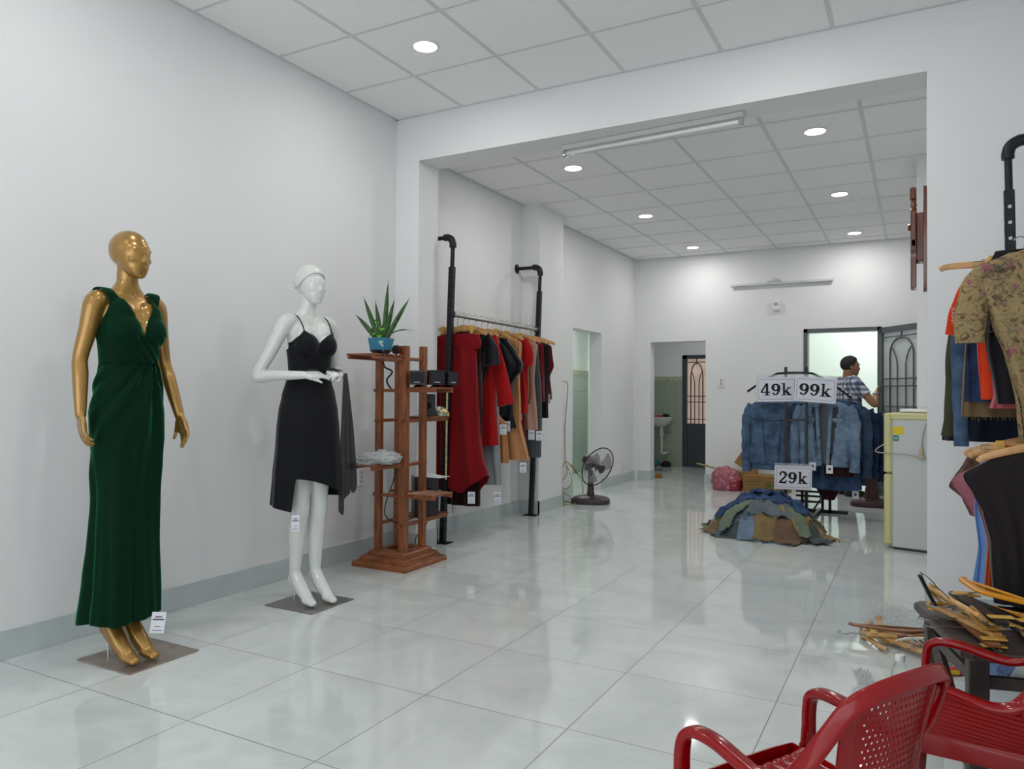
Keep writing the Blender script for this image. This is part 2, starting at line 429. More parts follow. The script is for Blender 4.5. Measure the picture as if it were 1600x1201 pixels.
downlight(.890, 3.609, H1, 'lit round ceiling light in the front room in front of the beam', LAMP_W)
for x, y, n_ in ((.89, 1.773, 'on the left, second from the beam'), (2.726, 3.6, 'on the right, next to the beam'), (2.726, 1.773, 'on the right, second from the beam'), (.89, -.06, 'on the left, nearest the shopfront'), (2.726, -.06, 'on the right, nearest the shopfront')):
    downlight(x, y, H1, 'lit round ceiling light of the front room, '+n_, LAMP_W)

# fluorescent fixtures (unlit)
M_ALU = mat('lamp_grey_white', '#c9cbcb', .35); M_TUBE = mat('unlit_tube', '#d7dcda', .3)
M_CHROME = mat('chrome', '#c8c8c8', .2, metal=1.)
t = thing('tube_light', 'unlit fluorescent tube light fixed under the beam', 'tube light', (1.905, 4.665, ZB), radians(-3))
MB().box((-.62, -.022, -.035), (.62, .022, 0), ch=.006).build('housing', M_ALU, t)
MB().cyl((-.59, 0, -.058), (.59, 0, -.058), .014).build('tube', M_TUBE, t)
for s_ in (-1, 1): MB().box((s_*.605-.012, -.018, -.078), (s_*.605+.012, .018, -.03), ch=.004).build('end_cap', M_CHROME, t)
t = thing('tube_light', 'unlit fluorescent batten fixed high on the far wall', 'tube light', (1.945, YW, 2.545), 0)
MB().prism([(-.6, 0), (.6, 0), (.6, .03), (-.6, .03)], .03, T(rx=pi/2)).build('housing', M_ALU, t)
b = MB(); b.loft([[(-.6, -.03, .004), (-.6, -.03, .028), (-.615, -.055, .028), (-.615, -.055, .002), (-.6, -.045, -.002)], [(.6, -.03, .004), (.6, -.03, .028), (.615, -.055, .028), (.615, -.055, .002), (.6, -.045, -.002)]])
b.build('reflector', M_ALU, t)
b = MB(); b.box((-.16, -.03, .035), (-.02, 0, .055), ch=.004); b.tube(catmull([(-.1, -.02, .05), (-.06, -.05, .075), (-.02, -.02, .06), (0, -.005, .05)], 4), .005)
b.build('bracket', M_ALU, t)

# switches and sockets
def plate(name, label, cat, loc, rz, w_, h_, slots, depth=.012):
    t = thing(name, label, cat, loc, rz)
    MB().box((-w_/2, -depth, -h_/2), (w_/2, 0, h_/2), ch=.004).build('face_plate', M_WPL, t)
    for (sx, sz, a, c) in slots: MB().box((sx-a/2, -depth-.002, sz-c/2), (sx+a/2, -depth+.001, sz+c/2)).build('rocker' if c > .01 else 'slot', mat('switch_grey', '#9da0a0', .4), t, False)
    return t
sl3 = [(0, z, .018, .006) for z in (-.035, -.027, 0, .008, .03, .038)]
plate('wall_socket', 'white triple socket low on the left wall beside the plant stand', 'socket', (0, 4.116, .562), pi/2, .07, .12, sl3)
plate('wall_socket', 'white triple socket low on the wall below the hanging red dress', 'socket', (XL, 5.27, .225), pi/2, .07, .12, sl3)
plate('wall_socket', 'white socket on the left wall feeding a hanging cable', 'socket', (XL, 7.353, 1.285), pi/2, .07, .12, sl3[:4])
plate('wall_socket', 'small white socket near the far left corner', 'socket', (XL, 9.30, .24), pi/2, .07, .12, sl3[:2])
plate('light_switch', 'white light switch on the far wall between the two doorways', 'light switch', (1.214, YW, 1.324), 0, .075, .12, [(0, -.02, .02, .03), (0, .025, .02, .03)])
plate('circuit_breaker', 'small white breaker box on the far wall below the batten', 'breaker box', (1.892, YW, 2.276), 0, .09, .12, [(0, -.045, .07, .005), (0, .02, .05, .03)], .04)
# unseen lamps behind the doorways, bright room and kitchen ones added for brightness
for (x, y, z, p, lab) in ((3.0, 10.9, 2.9, 20, 'unseen lamp added to light the bright room behind the open grey door'), (-.8, 9.2, 2.45, 13, 'ceiling lamp inside the tiled bathroom'), (.75, 10.9, 2.45, 4, 'unseen lamp added to brighten the kitchen behind the left doorway')):
    t = thing('ceiling_light', lab, 'ceiling light', (x, y, z))
    MB().lathe([(.14, -.0), (.15, -.02), (.12, -.045), (.001, -.055)], 32).build('diffuser', mat('lit_dome', (1, 1, .97), .5, emis=4.), t)
    area('lamp', (0, 0, -.06), (0, 0, 0), .3, p, (.97, 1, .96), t, 'DISK')
# ================================================================ FIGURES
def ring_el(z, cx, cy, rx, ry, n=40, p=2.3, fn=None):
    out = []
    for j in range(n):
        a = 2*pi*j/n; c, s_ = cos(a), sin(a); k = (abs(c)**p+abs(s_)**p)**(-1/p)
        r = V((cx+rx*c*k, cy+ry*s_*k, z))
        if fn: r = fn(r, a, z)
        out.append(r)
    return out
def hand(mb, wrist, d, palm_n, length=.17, curl=.25, spread=.12, side=1, curls=None, thumb=.8):
    """five separate fingers. d: direction wrist->fingers, palm_n: direction the palm faces, side: +1 thumb towards palm_n x d"""
    d = V(d).normalized(); n = V(palm_n); n = (n-d*n.dot(d)).normalized(); t = n.cross(d)*side   # t: towards the thumb
    w = V(wrist); k = length/.18
    pl = .085*k
    for i, o in enumerate((.028, .010, -.010, -.027)):          # palm
        mb.tube([w+t*o*.55*k, w+d*pl*.5+t*o*k, w+d*pl+t*o*k], [.0135*k, .0135*k, .0105*k], 10)
    mb.tube([w+t*.01*k, w+d*.03*k+t*.028*k+n*.006*k, w+d*.06*k+t*.026*k+n*.004*k], [.013*k, .015*k, .012*k], 10)
    L_ = (.072, .082, .076, .058); O_ = (.030, .010, -.011, -.030)
    for i in range(4):
        c = (curls[i] if curls else curl*(1+.18*i))
        p = w+d*pl*.93+t*O_[i]*k; dirv = (d+t*(1.5-i)*spread*.5).normalized(); pts = [p]; ang = c*.6
        for seg, f in enumerate((.42, .32, .26)):
            dd = dirv*cos(ang)+n*sin(ang); p = p+dd*L_[i]*k*f; pts.append(p); ang += c
        mb.tube(pts, [.0088*k, .0082*k, .0072*k, .0058*k], 10)
    p = w+d*.018*k+t*.020*k; dd = (d*.72+t*thumb+n*.30).normalized()
    p1 = p+dd*.036*k; d2 = (dd+d*.45).normalized(); p2 = p1+d2*.030*k; p3 = p2+(d2+n*.2).normalized()*.024*k
    mb.tube([p, p1, p2, p3], [.0125*k, .0100*k, .0088*k, .0068*k], 10)
def limb(mb, pts, rad, k=5, seg=18, flat=None):
    P_ = catmull(pts, k); n = len(P_); R_ = []
    for i in range(n):
        u = i/k; a = min(int(u), len(rad)-2); f = u-a; f = min(f, 1); f = f*f*(3-2*f)*.5+f*.5
        R_.append(lerp(rad[a], rad[a+1], f))
    mb.tube(P_, R_, seg, flat=flat)
    mb.ell(tuple(P_[0]), (R_[0],)*3, seg=14, rg=8); mb.ell(tuple(P_[-1]), (R_[-1],)*3, seg=14, rg=8)

def head(mb, c, turn=0., tilt=0., s=1., face=1., ears=True):
    """head centred on c, facing -Y before turning"""
    M = Matrix.Translation(V(c)) @ Matrix.Rotation(turn, 4, 'Z') @ Matrix.Rotation(tilt, 4, 'X') @ Matrix.Scale(s, 4)
    mb.ell((0, .012, .022), (.071, .092, .083), M, 28, 18)       # cranium
    mb.loft([ring_el(z, 0, y, rx, ry, 24, 2.2) for z, y, rx, ry in
             ((-.108, -.055, .012, .010), (-.103, -.054, .024, .020), (-.09, -.046, .035, .034), (-.065, -.032, .049, .054), (-.035, -.018, .058, .070), (0, -.008, .065, .082), (.03, -.004, .064, .082), (.06, 0, .05, .06))], True, True, M)
    # nose, brow, lips, ears
    mb.loft([ring_el(z, 0, y+(1-face)*.010, rx, ry, 10, 2) for z, y, rx, ry in ((-.047, -.082, .008, .010), (-.040, -.093, .0125, .014), (-.026, -.091, .009, .012), (-.006, -.084, .007, .010), (.012, -.078, .006, .008))], True, True, M)
    for sx in (-1, 1):
        mb.ell((sx*.028, -.073+(1-face)*.005, .012), (.022, .013, .010), M, 12, 8)
        mb.ell((sx*.028, -.0705, -.004), (.013, .010, .0065), M, 12, 8)
        if ears: mb.ell((sx*.068, .010, -.012), (.008, .017, .028), M, 12, 8)
        mb.ell((sx*.036, -.060, -.030), (.018, .018, .016), M, 12, 8)
    mb.ell((0, -.0795+(1-face)*.004, -.062), (.021, .011, .0048), M, 12, 8); mb.ell((0, -.0785+(1-face)*.004, -.0715), (.017, .011, .0055), M, 12, 8)
    mb.ell((0, -.066, -.098), (.016, .015, .012), M, 12, 8)

def female_body(mb, hturn=0., hips=1., arms=None, legs=None, tw=0.):
    TOR = [(.80, .0, .03, .02), (.83, .0, .110, .070), (.90, .004, .138, .096), (.97, .006, .143, .100), (1.04, .004, .140, .097), (1.12, .0, .130, .088), (1.20, -.004, .118, .080),
           (1.265, -.006, .110, .075), (1.33, -.006, .113, .082), (1.39, -.004, .120, .090), (1.45, .004, .124, .086), (1.50, .012, .127, .074), (1.535, .016, .126, .058), (1.565, .018, .090, .046), (1.60, .014, .055, .044), (1.63, .01, .04, .04)]
    mb.loft([ring_el(z, 0, y, rx*hips if z < 1.15 else rx, ry, 40, 2.25) for z, y, rx, ry in TOR], True, True)
    for sx in (-1, 1):
        mb.ell((sx*.060, -.062, 1.405), (.058, .056, .062), None, 20, 14)
        mb.ell((sx*.058, -.044, 1.450), (.054, .046, .085), None, 20, 12)
        mb.ell((sx*.062, .050, .965), (.070, .050, .080), None, 20, 12)
    limb(mb, [(0, .018, 1.54), (0, .012, 1.61), (0, .004, 1.70)], [.052, .043, .045])
    head(mb, (0, -.008, 1.742), hturn, 0, 1., .35, False)

def mannequin(name, label, loc, rz, m_body, hturn, arm_r, arm_l, foot_r, foot_l, hand_r, hand_l):
    t = thing(name, label, 'mannequin', loc, rz)
    mb = MB(); female_body(mb, hturn)
    for sx, (sh, el, wr), h in ((-1, arm_r, hand_r), (1, arm_l, hand_l)):
        sh, el, wr = V(sh), V(el), V(wr)
        limb(mb, [V((sx*.095, .016, 1.532)), sh, sh.lerp(el, .5), el, el.lerp(wr, .3), wr], [.044, .044, .036, .030, .031, .0215])
        hand(mb, wr, *h[0], **h[1])
    for sx, (tx, ty) in ((-1, foot_r), (1, foot_l)):
        hip = V((sx*.066, .004, .92)); kn = V((lerp(sx*.058, tx, .4), -.012, .52)); an = V((tx, ty+.075, .155))
        limb(mb, [hip, hip.lerp(kn, .5), kn, kn.lerp(an, .3)+V((0, .012, 0)), an], [.074, .066, .048, .048, .030], flat=(1, 1))
        # raised foot: heel up, ball of the foot on the plate
        heel = V((tx, ty+.10, .125)); ball = V((tx, ty-.045, .037)); toe = V((tx, ty-.098, .026))
        limb(mb, [an, heel], [.030, .026]); limb(mb, [an+V((0, -.01, -.01)), V((tx, ty+.015, .085)), ball], [.033, .036, .030]); limb(mb, [heel, V((tx, ty+.03, .07)), ball], [.024, .024, .026])
        mb.loft([ring_el(0, 0, 0, w_, h_, 16, 2.6) for w_, h_ in ((.034, .028), (.040, .026), (.036, .022), (.022, .016))], True, True) if False else None
        limb(mb, [ball, toe+V((0, -.006, -.006))], [.028, .015]); limb(mb, [ball+V((.014, 0, -.006)), toe+V((.011, .006, -.008))], [.022, .014]); limb(mb, [ball-V((.014, 0, .006)), toe-V((.010, .002, .008))], [.022, .014])
    body = remesh(mb, 'body', m_body, t, .0045, 5)
    return t, body

M_GOLD = mat('gold_lacquer', '#a07a3c', .30, metal=.62, coat=.6, coat_rough=.10)
M_WHITEM = mat('white_gloss_fibreglass', '#d9dcd8', .22, coat=.6, coat_rough=.06)
M_STEEL = mat('stained_steel_plate', '#9c8f84', .3, metal=.6, var=.28, vscale=9)
M_STEEL2 = mat('brushed_steel_plate', '#8c8a86', .32, metal=.75, var=.06, vscale=9)
M_VELVET = mat('green_velvet', '#052416', .8, spec=.1, sheen=1., sheen_col='#2fa56e', bump=.15, bscale=220)
M_BLACKC = mat('black_crepe', '#14151a', .75, spec=.2, sheen=.25, bump=.12, bscale=300)
M_TAG = mat('tag_paper', '#dfe2ea', .6); M_INK = mat('ink', '#2a2c33', .6)

def price_tag(parent, loc, rz, w_=.05, h_=.085, cord=None, name='price_tag', ink=((.75, .5, .05), (.62, .8, .06), (.3, .45, .03), (.12, .7, .03)), tilt=0., m=None):
    o = MB().box((-w_/2, -.0006, -h_), (w_/2, .0006, 0)).build(name, m or M_TAG, parent, False, loc, (0, tilt, rz))
    b = MB()
    for z, ww, hh in ink:
        for sg in (-1, 1): b.box((-w_*ww/2, sg*.0008-.0003, -h_+h_*z), (w_*ww/2, sg*.0008+.0003, -h_+h_*z+h_*hh))
    b.tube([(0, 0, 0), (0, .002, .012)], .0006, 5)
    pr = b.build('print', M_INK, o, False)
    return o

# ---------------- gold mannequin in the green velvet gown
R90 = pi/2     # facing +X
gold, gbody = mannequin('mannequin', 'glossy gold mannequin in a long dark green velvet wrap gown, nearest the camera', (.435, 2.05, .006), R90, M_GOLD, radians(4),
    ((-.142, .012, 1.522), (-.192, .03, 1.285), (-.212, -.01, 1.050)), ((.142, .012, 1.522), (.190, .02, 1.285), (.205, -.075, 1.035)),
    (-.045, -.040), (.040, -.050),
    (((.05, -.16, -1), (1, -.3, 0)), dict(length=.165, curl=.30, side=1, thumb=.5)),
    (((.05, -.42, -1), (-1, .2, 0)), dict(length=.17, curl=.22, side=-1, thumb=.55)))
MB().box((-.115, -.202, -.006), (.222, .150, .0), ch=.002).build('base_plate', M_STEEL, gold, False)
MB().cyl((-.045, .040, 0), (-.045, .045, .06), .004).build('support_pin', M_CHROME, gold)
def vline(z):   # half width of the V opening
    return (z-1.385)*.40
def keep_g(c):
    x, y, z = c
    if z < 1.262: return False
    if y < .012:   # front
        if z > 1.375 and abs(x+.0) < vline(z)*1.0: return False
    else:
        if z > 1.44 and abs(x) < (z-1.44)*.75: return False
    ax = abs(x)
    if z > 1.43:
        lim = .132 - (z-1.43)*.30 + max(0, (z-1.50))*.75
        if ax > lim: return False
    if ax > .140: return False
    if z > 1.61: return False
    return True
def wrapfold(co):
    # pleats crossing from the shoulder down to the left front of the waist
    x, y, z = co
    if y < .02 and z < 1.40:
        s_ = sin((x*1.0+(z-1.27)*.9)*150); k = max(0, min(1, (1.44-z)/.1))*.004
        co.y -= s_*k+.001
    return co
dress = shell(gbody, 'bodice', M_VELVET, gold, keep_g, .010, 30, wrapfold)
def sweep_edge(pts, r, name, m, parent): return MB().tube(catmull(pts, 5), r, 7).build(name, m, parent)
SK = [(1.275, .114, .082, 0, 0), (1.24, .118, .086, 0, 0), (1.15, .138, .100, 0, 0), (1.05, .150, .110, 0, 0), (.95, .150, .110, .004, 0), (.85, .142, .106, .004, 0), (.70, .133, .102, .004, .005), (.50, .134, .108, 0, .01), (.35, .141, .114, -.004, .015), (.17, .152, .124, -.010, .022)]
rings = []
NZ, NA = 110, 220
for i in range(NZ+1):
    z = lerp(1.275, .172, i/NZ); rx, ry, ox, oy = prof_at(SK, z); ring = []
    for j in range(NA):
        a = 2*pi*j/NA; c, s_ = cos(a), sin(a)
        p = 2.3; k = (abs(c)**p+abs(s_)**p)**(-1/p)
        # pleats fan out of a point on the left front of the waist (a0), growing wider below
        a0 = -pi/2+.55; da = (a-a0+pi) % (2*pi)-pi
        dz = 1.31-z
        fan = atan2(da*.13, dz+.05)
        amp = .0150*max(0, 1-abs(fan)/1.45)*min(1, dz/.06)*max(.10, 1-dz/.80)
        fold = amp*(sin(fan*21)*.7+sin(fan*34+1)*.45)
        low = min(1, max(0, (1.0-z)/.7))
        fold += low*(.010*sin(a*5+z*1.2)+.007*sin(a*9+1+z*3)+.003*sin(a*17+z*6))
        fold += .003*noise.noise(V((c*3, s_*3, z*5)))
        zz = z
        if i > NZ-6: zz = z - .006*sin(a*3+1)*(i-NZ+6)/6 + (.010*max(0, cos(a-pi*.1)))*(i-NZ+6)/6
        ring.append(((rx+fold)*c*k+ox, (ry+fold)*s_*k-.002+oy, zz))
    rings.append(ring)
sk = MB().loft(rings, False, False).build('skirt', M_VELVET, gold, angle=80); solidify(sk, .003, -1)
dress['label'] = 'dark green velvet bodice with a deep V neckline'; sk['label'] = 'long draped green velvet skirt'
price_tag(sk, (.070, -.135, .195), radians(-40), .056, .090, tilt=.12)

# ---------------- white mannequin in the black slip dress
white, wbody = mannequin('mannequin', 'glossy white mannequin in a black spaghetti strap dress beside the plant stand', (.49, 3.09, .006), R90-radians(12), M_WHITEM, radians(2),
    ((-.142, .012, 1.522), (-.262, .085, 1.235), (-.120, -.135, 1.240)), ((.142, .012, 1.522), (.215, .045, 1.270), (.112, -.130, 1.240)),
    (-.050, -.035), (.065, -.058),
    (((.62, -.14, .04), (-.1, .5, -.85)), dict(length=.165, curl=.22, side=1, thumb=.35)),
    (((-.45, -.25, .12), (-.1, .4, -.6)), dict(length=.165, curls=[1.0, 1.1, 1.15, 1.2], side=-1, thumb=.5)))
MB().box((-.165, -.195, -.006), (.165, .145, .0), ch=.002).build('base_plate', M_STEEL2, white, False, rot=(0, 0, radians(12)))
MB().cyl((-.05, .042, 0), (-.05, .047, .06), .004).build('support_pin', M_CHROME, white)
# seam of the jointed forearm, raised moulded hair
mb = MB(); Mh = Matrix.Translation((0, -.008, 1.742)) @ Matrix.Rotation(radians(2), 4, 'Z')
rg = []
for i in range(15):
    ph = lerp(pi/2, -.42, i/14); ring = []
    for j in range(60):
        a = 2*pi*j/60
        front = max(0, -sin(a)); phh = max(ph, lerp(-.5, .42, front**.8)+.05*sin(a*2)) if ph < .5 else ph
        r_ = 1.075+.008*sin(a*22+ph*6)
        ring.append((.071*r_*cos(phh)*cos(a), .012+.094*r_*cos(phh)*sin(a)-.0, .022+.086*r_*sin(phh)))
    rg.append(ring)
mb.loft(rg, True, True, Mh); mb.build('moulded_hair', M_WHITEM, white, angle=80)
def keep_w(c):
    x, y, z = c
    if z < 1.258 or z > 1.50: return False
    ax = abs(x)
    if y < .005:
        top = 1.418+min(1, ax/.088)*.072
        if ax > .088: top = 1.490-(ax-.088)*2.0
        if z > top: return False
    else:
        if z > 1.39: return False
    if ax > .138 - max(0, z-1.42)*.3: return False
    return True
bod = shell(wbody, 'bodice', M_BLACKC, white, keep_w, .008, 24)
bod['label'] = 'black fitted bodice with thin straps'
for sx in (-1, 1):
    P0 = [(sx*.088, -.086, 1.474), (sx*.090, -.066, 1.515), (sx*.092, -.030, 1.556), (sx*.092, .02, 1.572), (sx*.085, .06, 1.545), (sx*.07, .088, 1.49), (sx*.06, .09, 1.43)]
    MB().tube(catmull(P0, 6), .0032, 6).build('shoulder_strap', M_BLACKC, bod)
SKW = [(1.27, .114, .082), (1.22, .124, .092), (1.13, .148, .112), (1.04, .165, .128), (.95, .174, .134), (.85, .178, .137), (.70, .190, .142), (.50, .200, .150)]
def hem_w(a):   # a: angle around the body; a_cam is the side turned to the camera (front right)
    acam = atan2(-.69, -.72); d = (a-acam+pi) % (2*pi)-pi     # positive: anticlockwise seen from above -> towards the front, then the left side
    if d < -.10: return lerp(.515, .57, min(1, (-d-.1)/2.4))
    if d < 0: return lerp(.690, .515, -d/.10)
    return lerp(.690, .560, min(1, (d/1.9))**1.5)
rings = []
for i in range(91):
    ring = []
    for j in range(260):
        a = 2*pi*j/260; c, s_ = cos(a), sin(a); zb = hem_w(a); z = lerp(1.27, zb, i/90)
        rx, ry = prof_at(SKW, z); p = 2.2; k = (abs(c)**p+abs(s_)**p)**(-1/p)
        low = min(1, max(0, (1.1-z)/.5)); f = low*(.007*sin(a*5+.6)+.005*sin(a*8+z*2)+.002*sin(a*15))
        ring.append(((rx+f)*c*k, (ry+f)*s_*k-.002, z))
    rings.append(ring)
skw = MB().loft(rings, False, False).build('skirt', M_BLACKC, white, angle=80); solidify(skw, .0025, -1)
skw['label'] = 'black skirt with an uneven hem slit over the leg'
price_tag(skw, (-.145, -.105, .50), radians(-48), .040, .085)
# sheer side panel gathered in the left hand
def sheer(name):
    m = mat(name, '#101116', .8, sheen=.15); nt = m.node_tree; b = nt.nodes['Principled BSDF']
    b.inputs['Alpha'].default_value = .93
    return m
M_SHEER = sheer('black_chiffon')
def drape(u, v):
    # v 0 top (hand) .. 1 bottom; u across
    wdt = lerp(.020, .090, v**.8); z = lerp(1.255, .50, v)+(.17*u*v)-.05*max(0, sin(u*9))*v**4
    xx = .118+(u-.35)*wdt*.83+.012*v; yy = -.165-(u-.35)*wdt*.56+.010*sin(u*16+v*2)*min(1, v*2)
    return (xx, yy, z)
dr = MB().grid(drape, 40, 50).build('side_drape', M_SHEER, white); dr['label'] = 'sheer black chiffon panel held in the left hand'

# ---------------- man at the door
M_SKIN = mat('skin', '#9d7357', .55, spec=.35); M_HAIR = mat('black_hair', '#15120f', .6, bump=.5, bscale=120)
M_TROU = mat('dark_trousers', '#2a2c33', .8)
def plaid():
    m = bpy.data.materials.new('plaid_shirt_cloth'); m.use_nodes = True; nt = m.node_tree; L = nt.links; b = nt.nodes['Principled BSDF']
    tc = nt.nodes.new('ShaderNodeTexCoord'); out = None
    for ax, sc in ((0, 46), (2, 40)):
        w_ = nt.nodes.new('ShaderNodeTexWave'); w_.bands_direction = 'X' if ax == 0 else 'Z'; w_.inputs['Scale'].default_value = sc/6.28*.8; w_.inputs['Distortion'].default_value = .6; w_.inputs['Detail Scale'].default_value = .5
        L.new(tc.outputs['Object'], w_.inputs['Vector'])
        r = nt.nodes.new('ShaderNodeValToRGB'); e = r.color_ramp.elements
        e[0].position = .30; e[0].color = (*hexc('#8a8ea2'), 1); e[1].position = .62; e[1].color = (*hexc('#e6e9f0'), 1)
        L.new(w_.outputs['Fac'], r.inputs['Fac'])
        if out is None: out = r.outputs['Color']
        else:
            mx = nt.nodes.new('ShaderNodeMix'); mx.data_type = 'RGBA'; mx.blend_type = 'MULTIPLY'; mx.inputs['Factor'].default_value = 1
            L.new(out, mx.inputs['A']); L.new(r.outputs['Color'], mx.inputs['B']); out = mx.outputs['Result']
    L.new(out, b.inputs['Base Color']); b.inputs['Roughness'].default_value = .8
    return m
man = thing('person', 'man in a grey checked short sleeved shirt holding the door frame with one hand', 'person', (2.735, 9.52, 0), radians(90-38+0))
# local: faces -Y; turned so that he looks to the picture's right and slightly away
man.rotation_euler = (0, 0, radians(90+28))
mb = MB()
TORM = [(.76, 0, .03, .02), (.80, 0, .13, .08), (.88, .0, .152, .105), (.96, 0, .155, .112), (1.05, -.008, .152, .115), (1.15, -.004, .158, .110), (1.25, .004, .170, .105), (1.33, .012, .180, .092), (1.375, .016, .150, .065), (1.40, .014, .075, .05)]
mb.loft([ring_el(z*.97, 0, y, rx, ry, 36, 2.4) for z, y, rx, ry in TORM])
limb(mb, [(0, .018, 1.32), (0, .008, 1.38), (0, -.006, 1.46)], [.062, .054, .056]); head(mb, (0, -.028, 1.505), radians(-6), 0, 1.05)
Inv = man.rotation_euler.to_matrix().inverted()
hw = Inv @ (V((3.032, 9.70, 1.235))-man.location)     # the hand reaches the door frame
shR = V((-.185, .01, 1.315)); elR = V((-.30, -.16, 1.065)); wrR = hw+(elR-hw).normalized()*.10
limb(mb, [V((-.12, .016, 1.32)), shR, shR.lerp(elR, .5), elR, elR.lerp(wrR, .35), wrR], [.056, .056, .047, .039, .039, .027])
hand(mb, wrR, tuple(hw-wrR), (.2, -1, .2), length=.17, curl=.35, side=1)
shL = V((.185, .01, 1.315)); elL = V((.235, .03, 1.06)); wrL = V((.235, -.06, .84))
limb(mb, [V((.12, .016, 1.32)), shL, shL.lerp(elL, .5), elL, elL.lerp(wrL, .35), wrL], [.056, .056, .047, .039, .039, .027])
hand(mb, wrL, (0, -.2, -1), (-1, 0, 0), length=.17, curl=.3, side=-1)
for sx in (-1, 1):
    limb(mb, [(sx*.085, 0, .84), (sx*.09, -.01, .64), (sx*.095, -.01, .45), (sx*.097, .01, .30), (sx*.1, .025, .075)], [.092, .075, .056, .052, .036])
    limb(mb, [(sx*.1, .045, .04), (sx*.105, -.05, .038), (sx*.108, -.13, .026)], [.034, .036, .026])
mbody = remesh(mb, 'body', M_SKIN, man, .006, 4)
def armdist(c, a, b_):
    a, b_ = V(a), V(b_); t_ = max(0, min(1, (c-a).dot(b_-a)/(b_-a).length_squared)); return (c-(a+(b_-a)*t_)).length
def keep_shirt(c):
    c = V(c)
    if c.z < .80 or c.z > 1.372: return False
    if c.z > 1.34 and abs(c.x) < .062 and c.y < .0: return False
    if abs(c.x) > .17 or armdist(c, shR, elR) < .058 and abs(c.x) > .15:
        for s_, e_ in ((shR, elR), (shL, elL)):
            if s_.x*c.x > 0:
                t_ = (c-s_).dot(e_-s_)/(e_-s_).length_squared
                if t_ > .60: return False
    # lower arms and hands near the trunk
    for a_, b_ in ((elR, wrR), (elL, wrL)):
        if armdist(c, a_, b_) < .055 and abs(c.x) > .165: return False
    if armdist(c, wrR, hw) < .085 or armdist(c, wrL, wrL+V((0, -.03, -.17))) < .075: return False
    return True
sh = shell(mbody, 'shirt', plaid(), man, keep_shirt, .014, 7); sh['label'] = 'grey and white checked shirt'
shell(mbody, 'trousers', M_TROU, man, lambda c: .07 < c[2] < .86 and abs(c[0]) < .19 and not (armdist(V(c), wrL, wrL+V((0, -.03, -.17))) < .06), .012, 4)
M_LEA = mat('dark_leather', '#1b1714', .4)
for sx in (-1, 1):
    shell(mbody, 'shoe', M_LEA, man, (lambda s_: lambda c: c[2] < .075 and c[0]*s_ > 0)(sx), .007, 2)
cM = T(0, -.028, 1.505, rz=radians(-6), s=1.05)
mb = MB(); rg = []
for i in range(14):
    ph = lerp(pi/2, -.75, i/13); ring = []
    for j in range(48):
        a = 2*pi*j/48; front = max(0, -sin(a)); side_ = abs(cos(a))
        phh = max(ph, lerp(-.75, .62, min(1, (front*1.25)**.7)) - .0*side_)
        r_ = 1.055+.035*max(0, sin(phh))*front+.01*noise.noise(V((a*5, ph*9, 1)))
        ring.append((.071*r_*cos(phh)*cos(a), .012+.094*r_*cos(phh)*sin(a), .022+.088*r_*sin(phh)))
    rg.append(ring)
mb.loft(rg, True, True, cM).build('hair', M_HAIR, man, angle=80)
mb = MB()
for sx in (-1, 1):
    mb.ell((sx*.028, -.081, -.003), (.011, .004, .0035), cM, 10, 6); mb.box((sx*.028-.016, -.090, .016), (sx*.028+.016, -.082, .021), cM)
mb.build('eyes', M_HAIR, man)
# ================================================================ PLANT STAND
def woodmat(name, c1, c2, rough=.35, scale=(2, 2, 22), coat=.25):
    m = bpy.data.materials.new(name); m.use_nodes = True; nt = m.node_tree; L = nt.links; b = nt.nodes['Principled BSDF']
    tc = nt.nodes.new('ShaderNodeTexCoord'); mp = nt.nodes.new('ShaderNodeMapping'); mp.inputs['Scale'].default_value = scale
    L.new(tc.outputs['Object'], mp.inputs['Vector'])
    n = nt.nodes.new('ShaderNodeTexNoise'); n.inputs['Scale'].default_value = 3; n.inputs['Detail'].default_value = 6; n.inputs['Distortion'].default_value = .6
    L.new(mp.outputs[0], n.inputs['Vector']); r = nt.nodes.new('ShaderNodeValToRGB'); e = r.color_ramp.elements
    e[0].position = .32; e[0].color = (*hexc(c1), 1); e[1].position = .68; e[1].color = (*hexc(c2), 1)
    L.new(n.outputs['Fac'], r.inputs['Fac']); L.new(r.outputs['Color'], b.inputs['Base Color'])
    b.inputs['Roughness'].default_value = rough; b.inputs['Coat Weight'].default_value = coat; b.inputs['Coat Roughness'].default_value = .15
    return m
M_WOOD = woodmat('reddish_stained_wood', '#693619', '#99582a', scale=(14, 14, 2.5))
M_WOODH = woodmat('reddish_stained_wood_slats', '#6b3719', '#9d5a2c', scale=(3, 3, 14))
st = thing('plant_stand', 'reddish brown wooden plant stand with staggered slatted shelves on a stepped square base', 'plant stand', (.35, 4.12, 0))
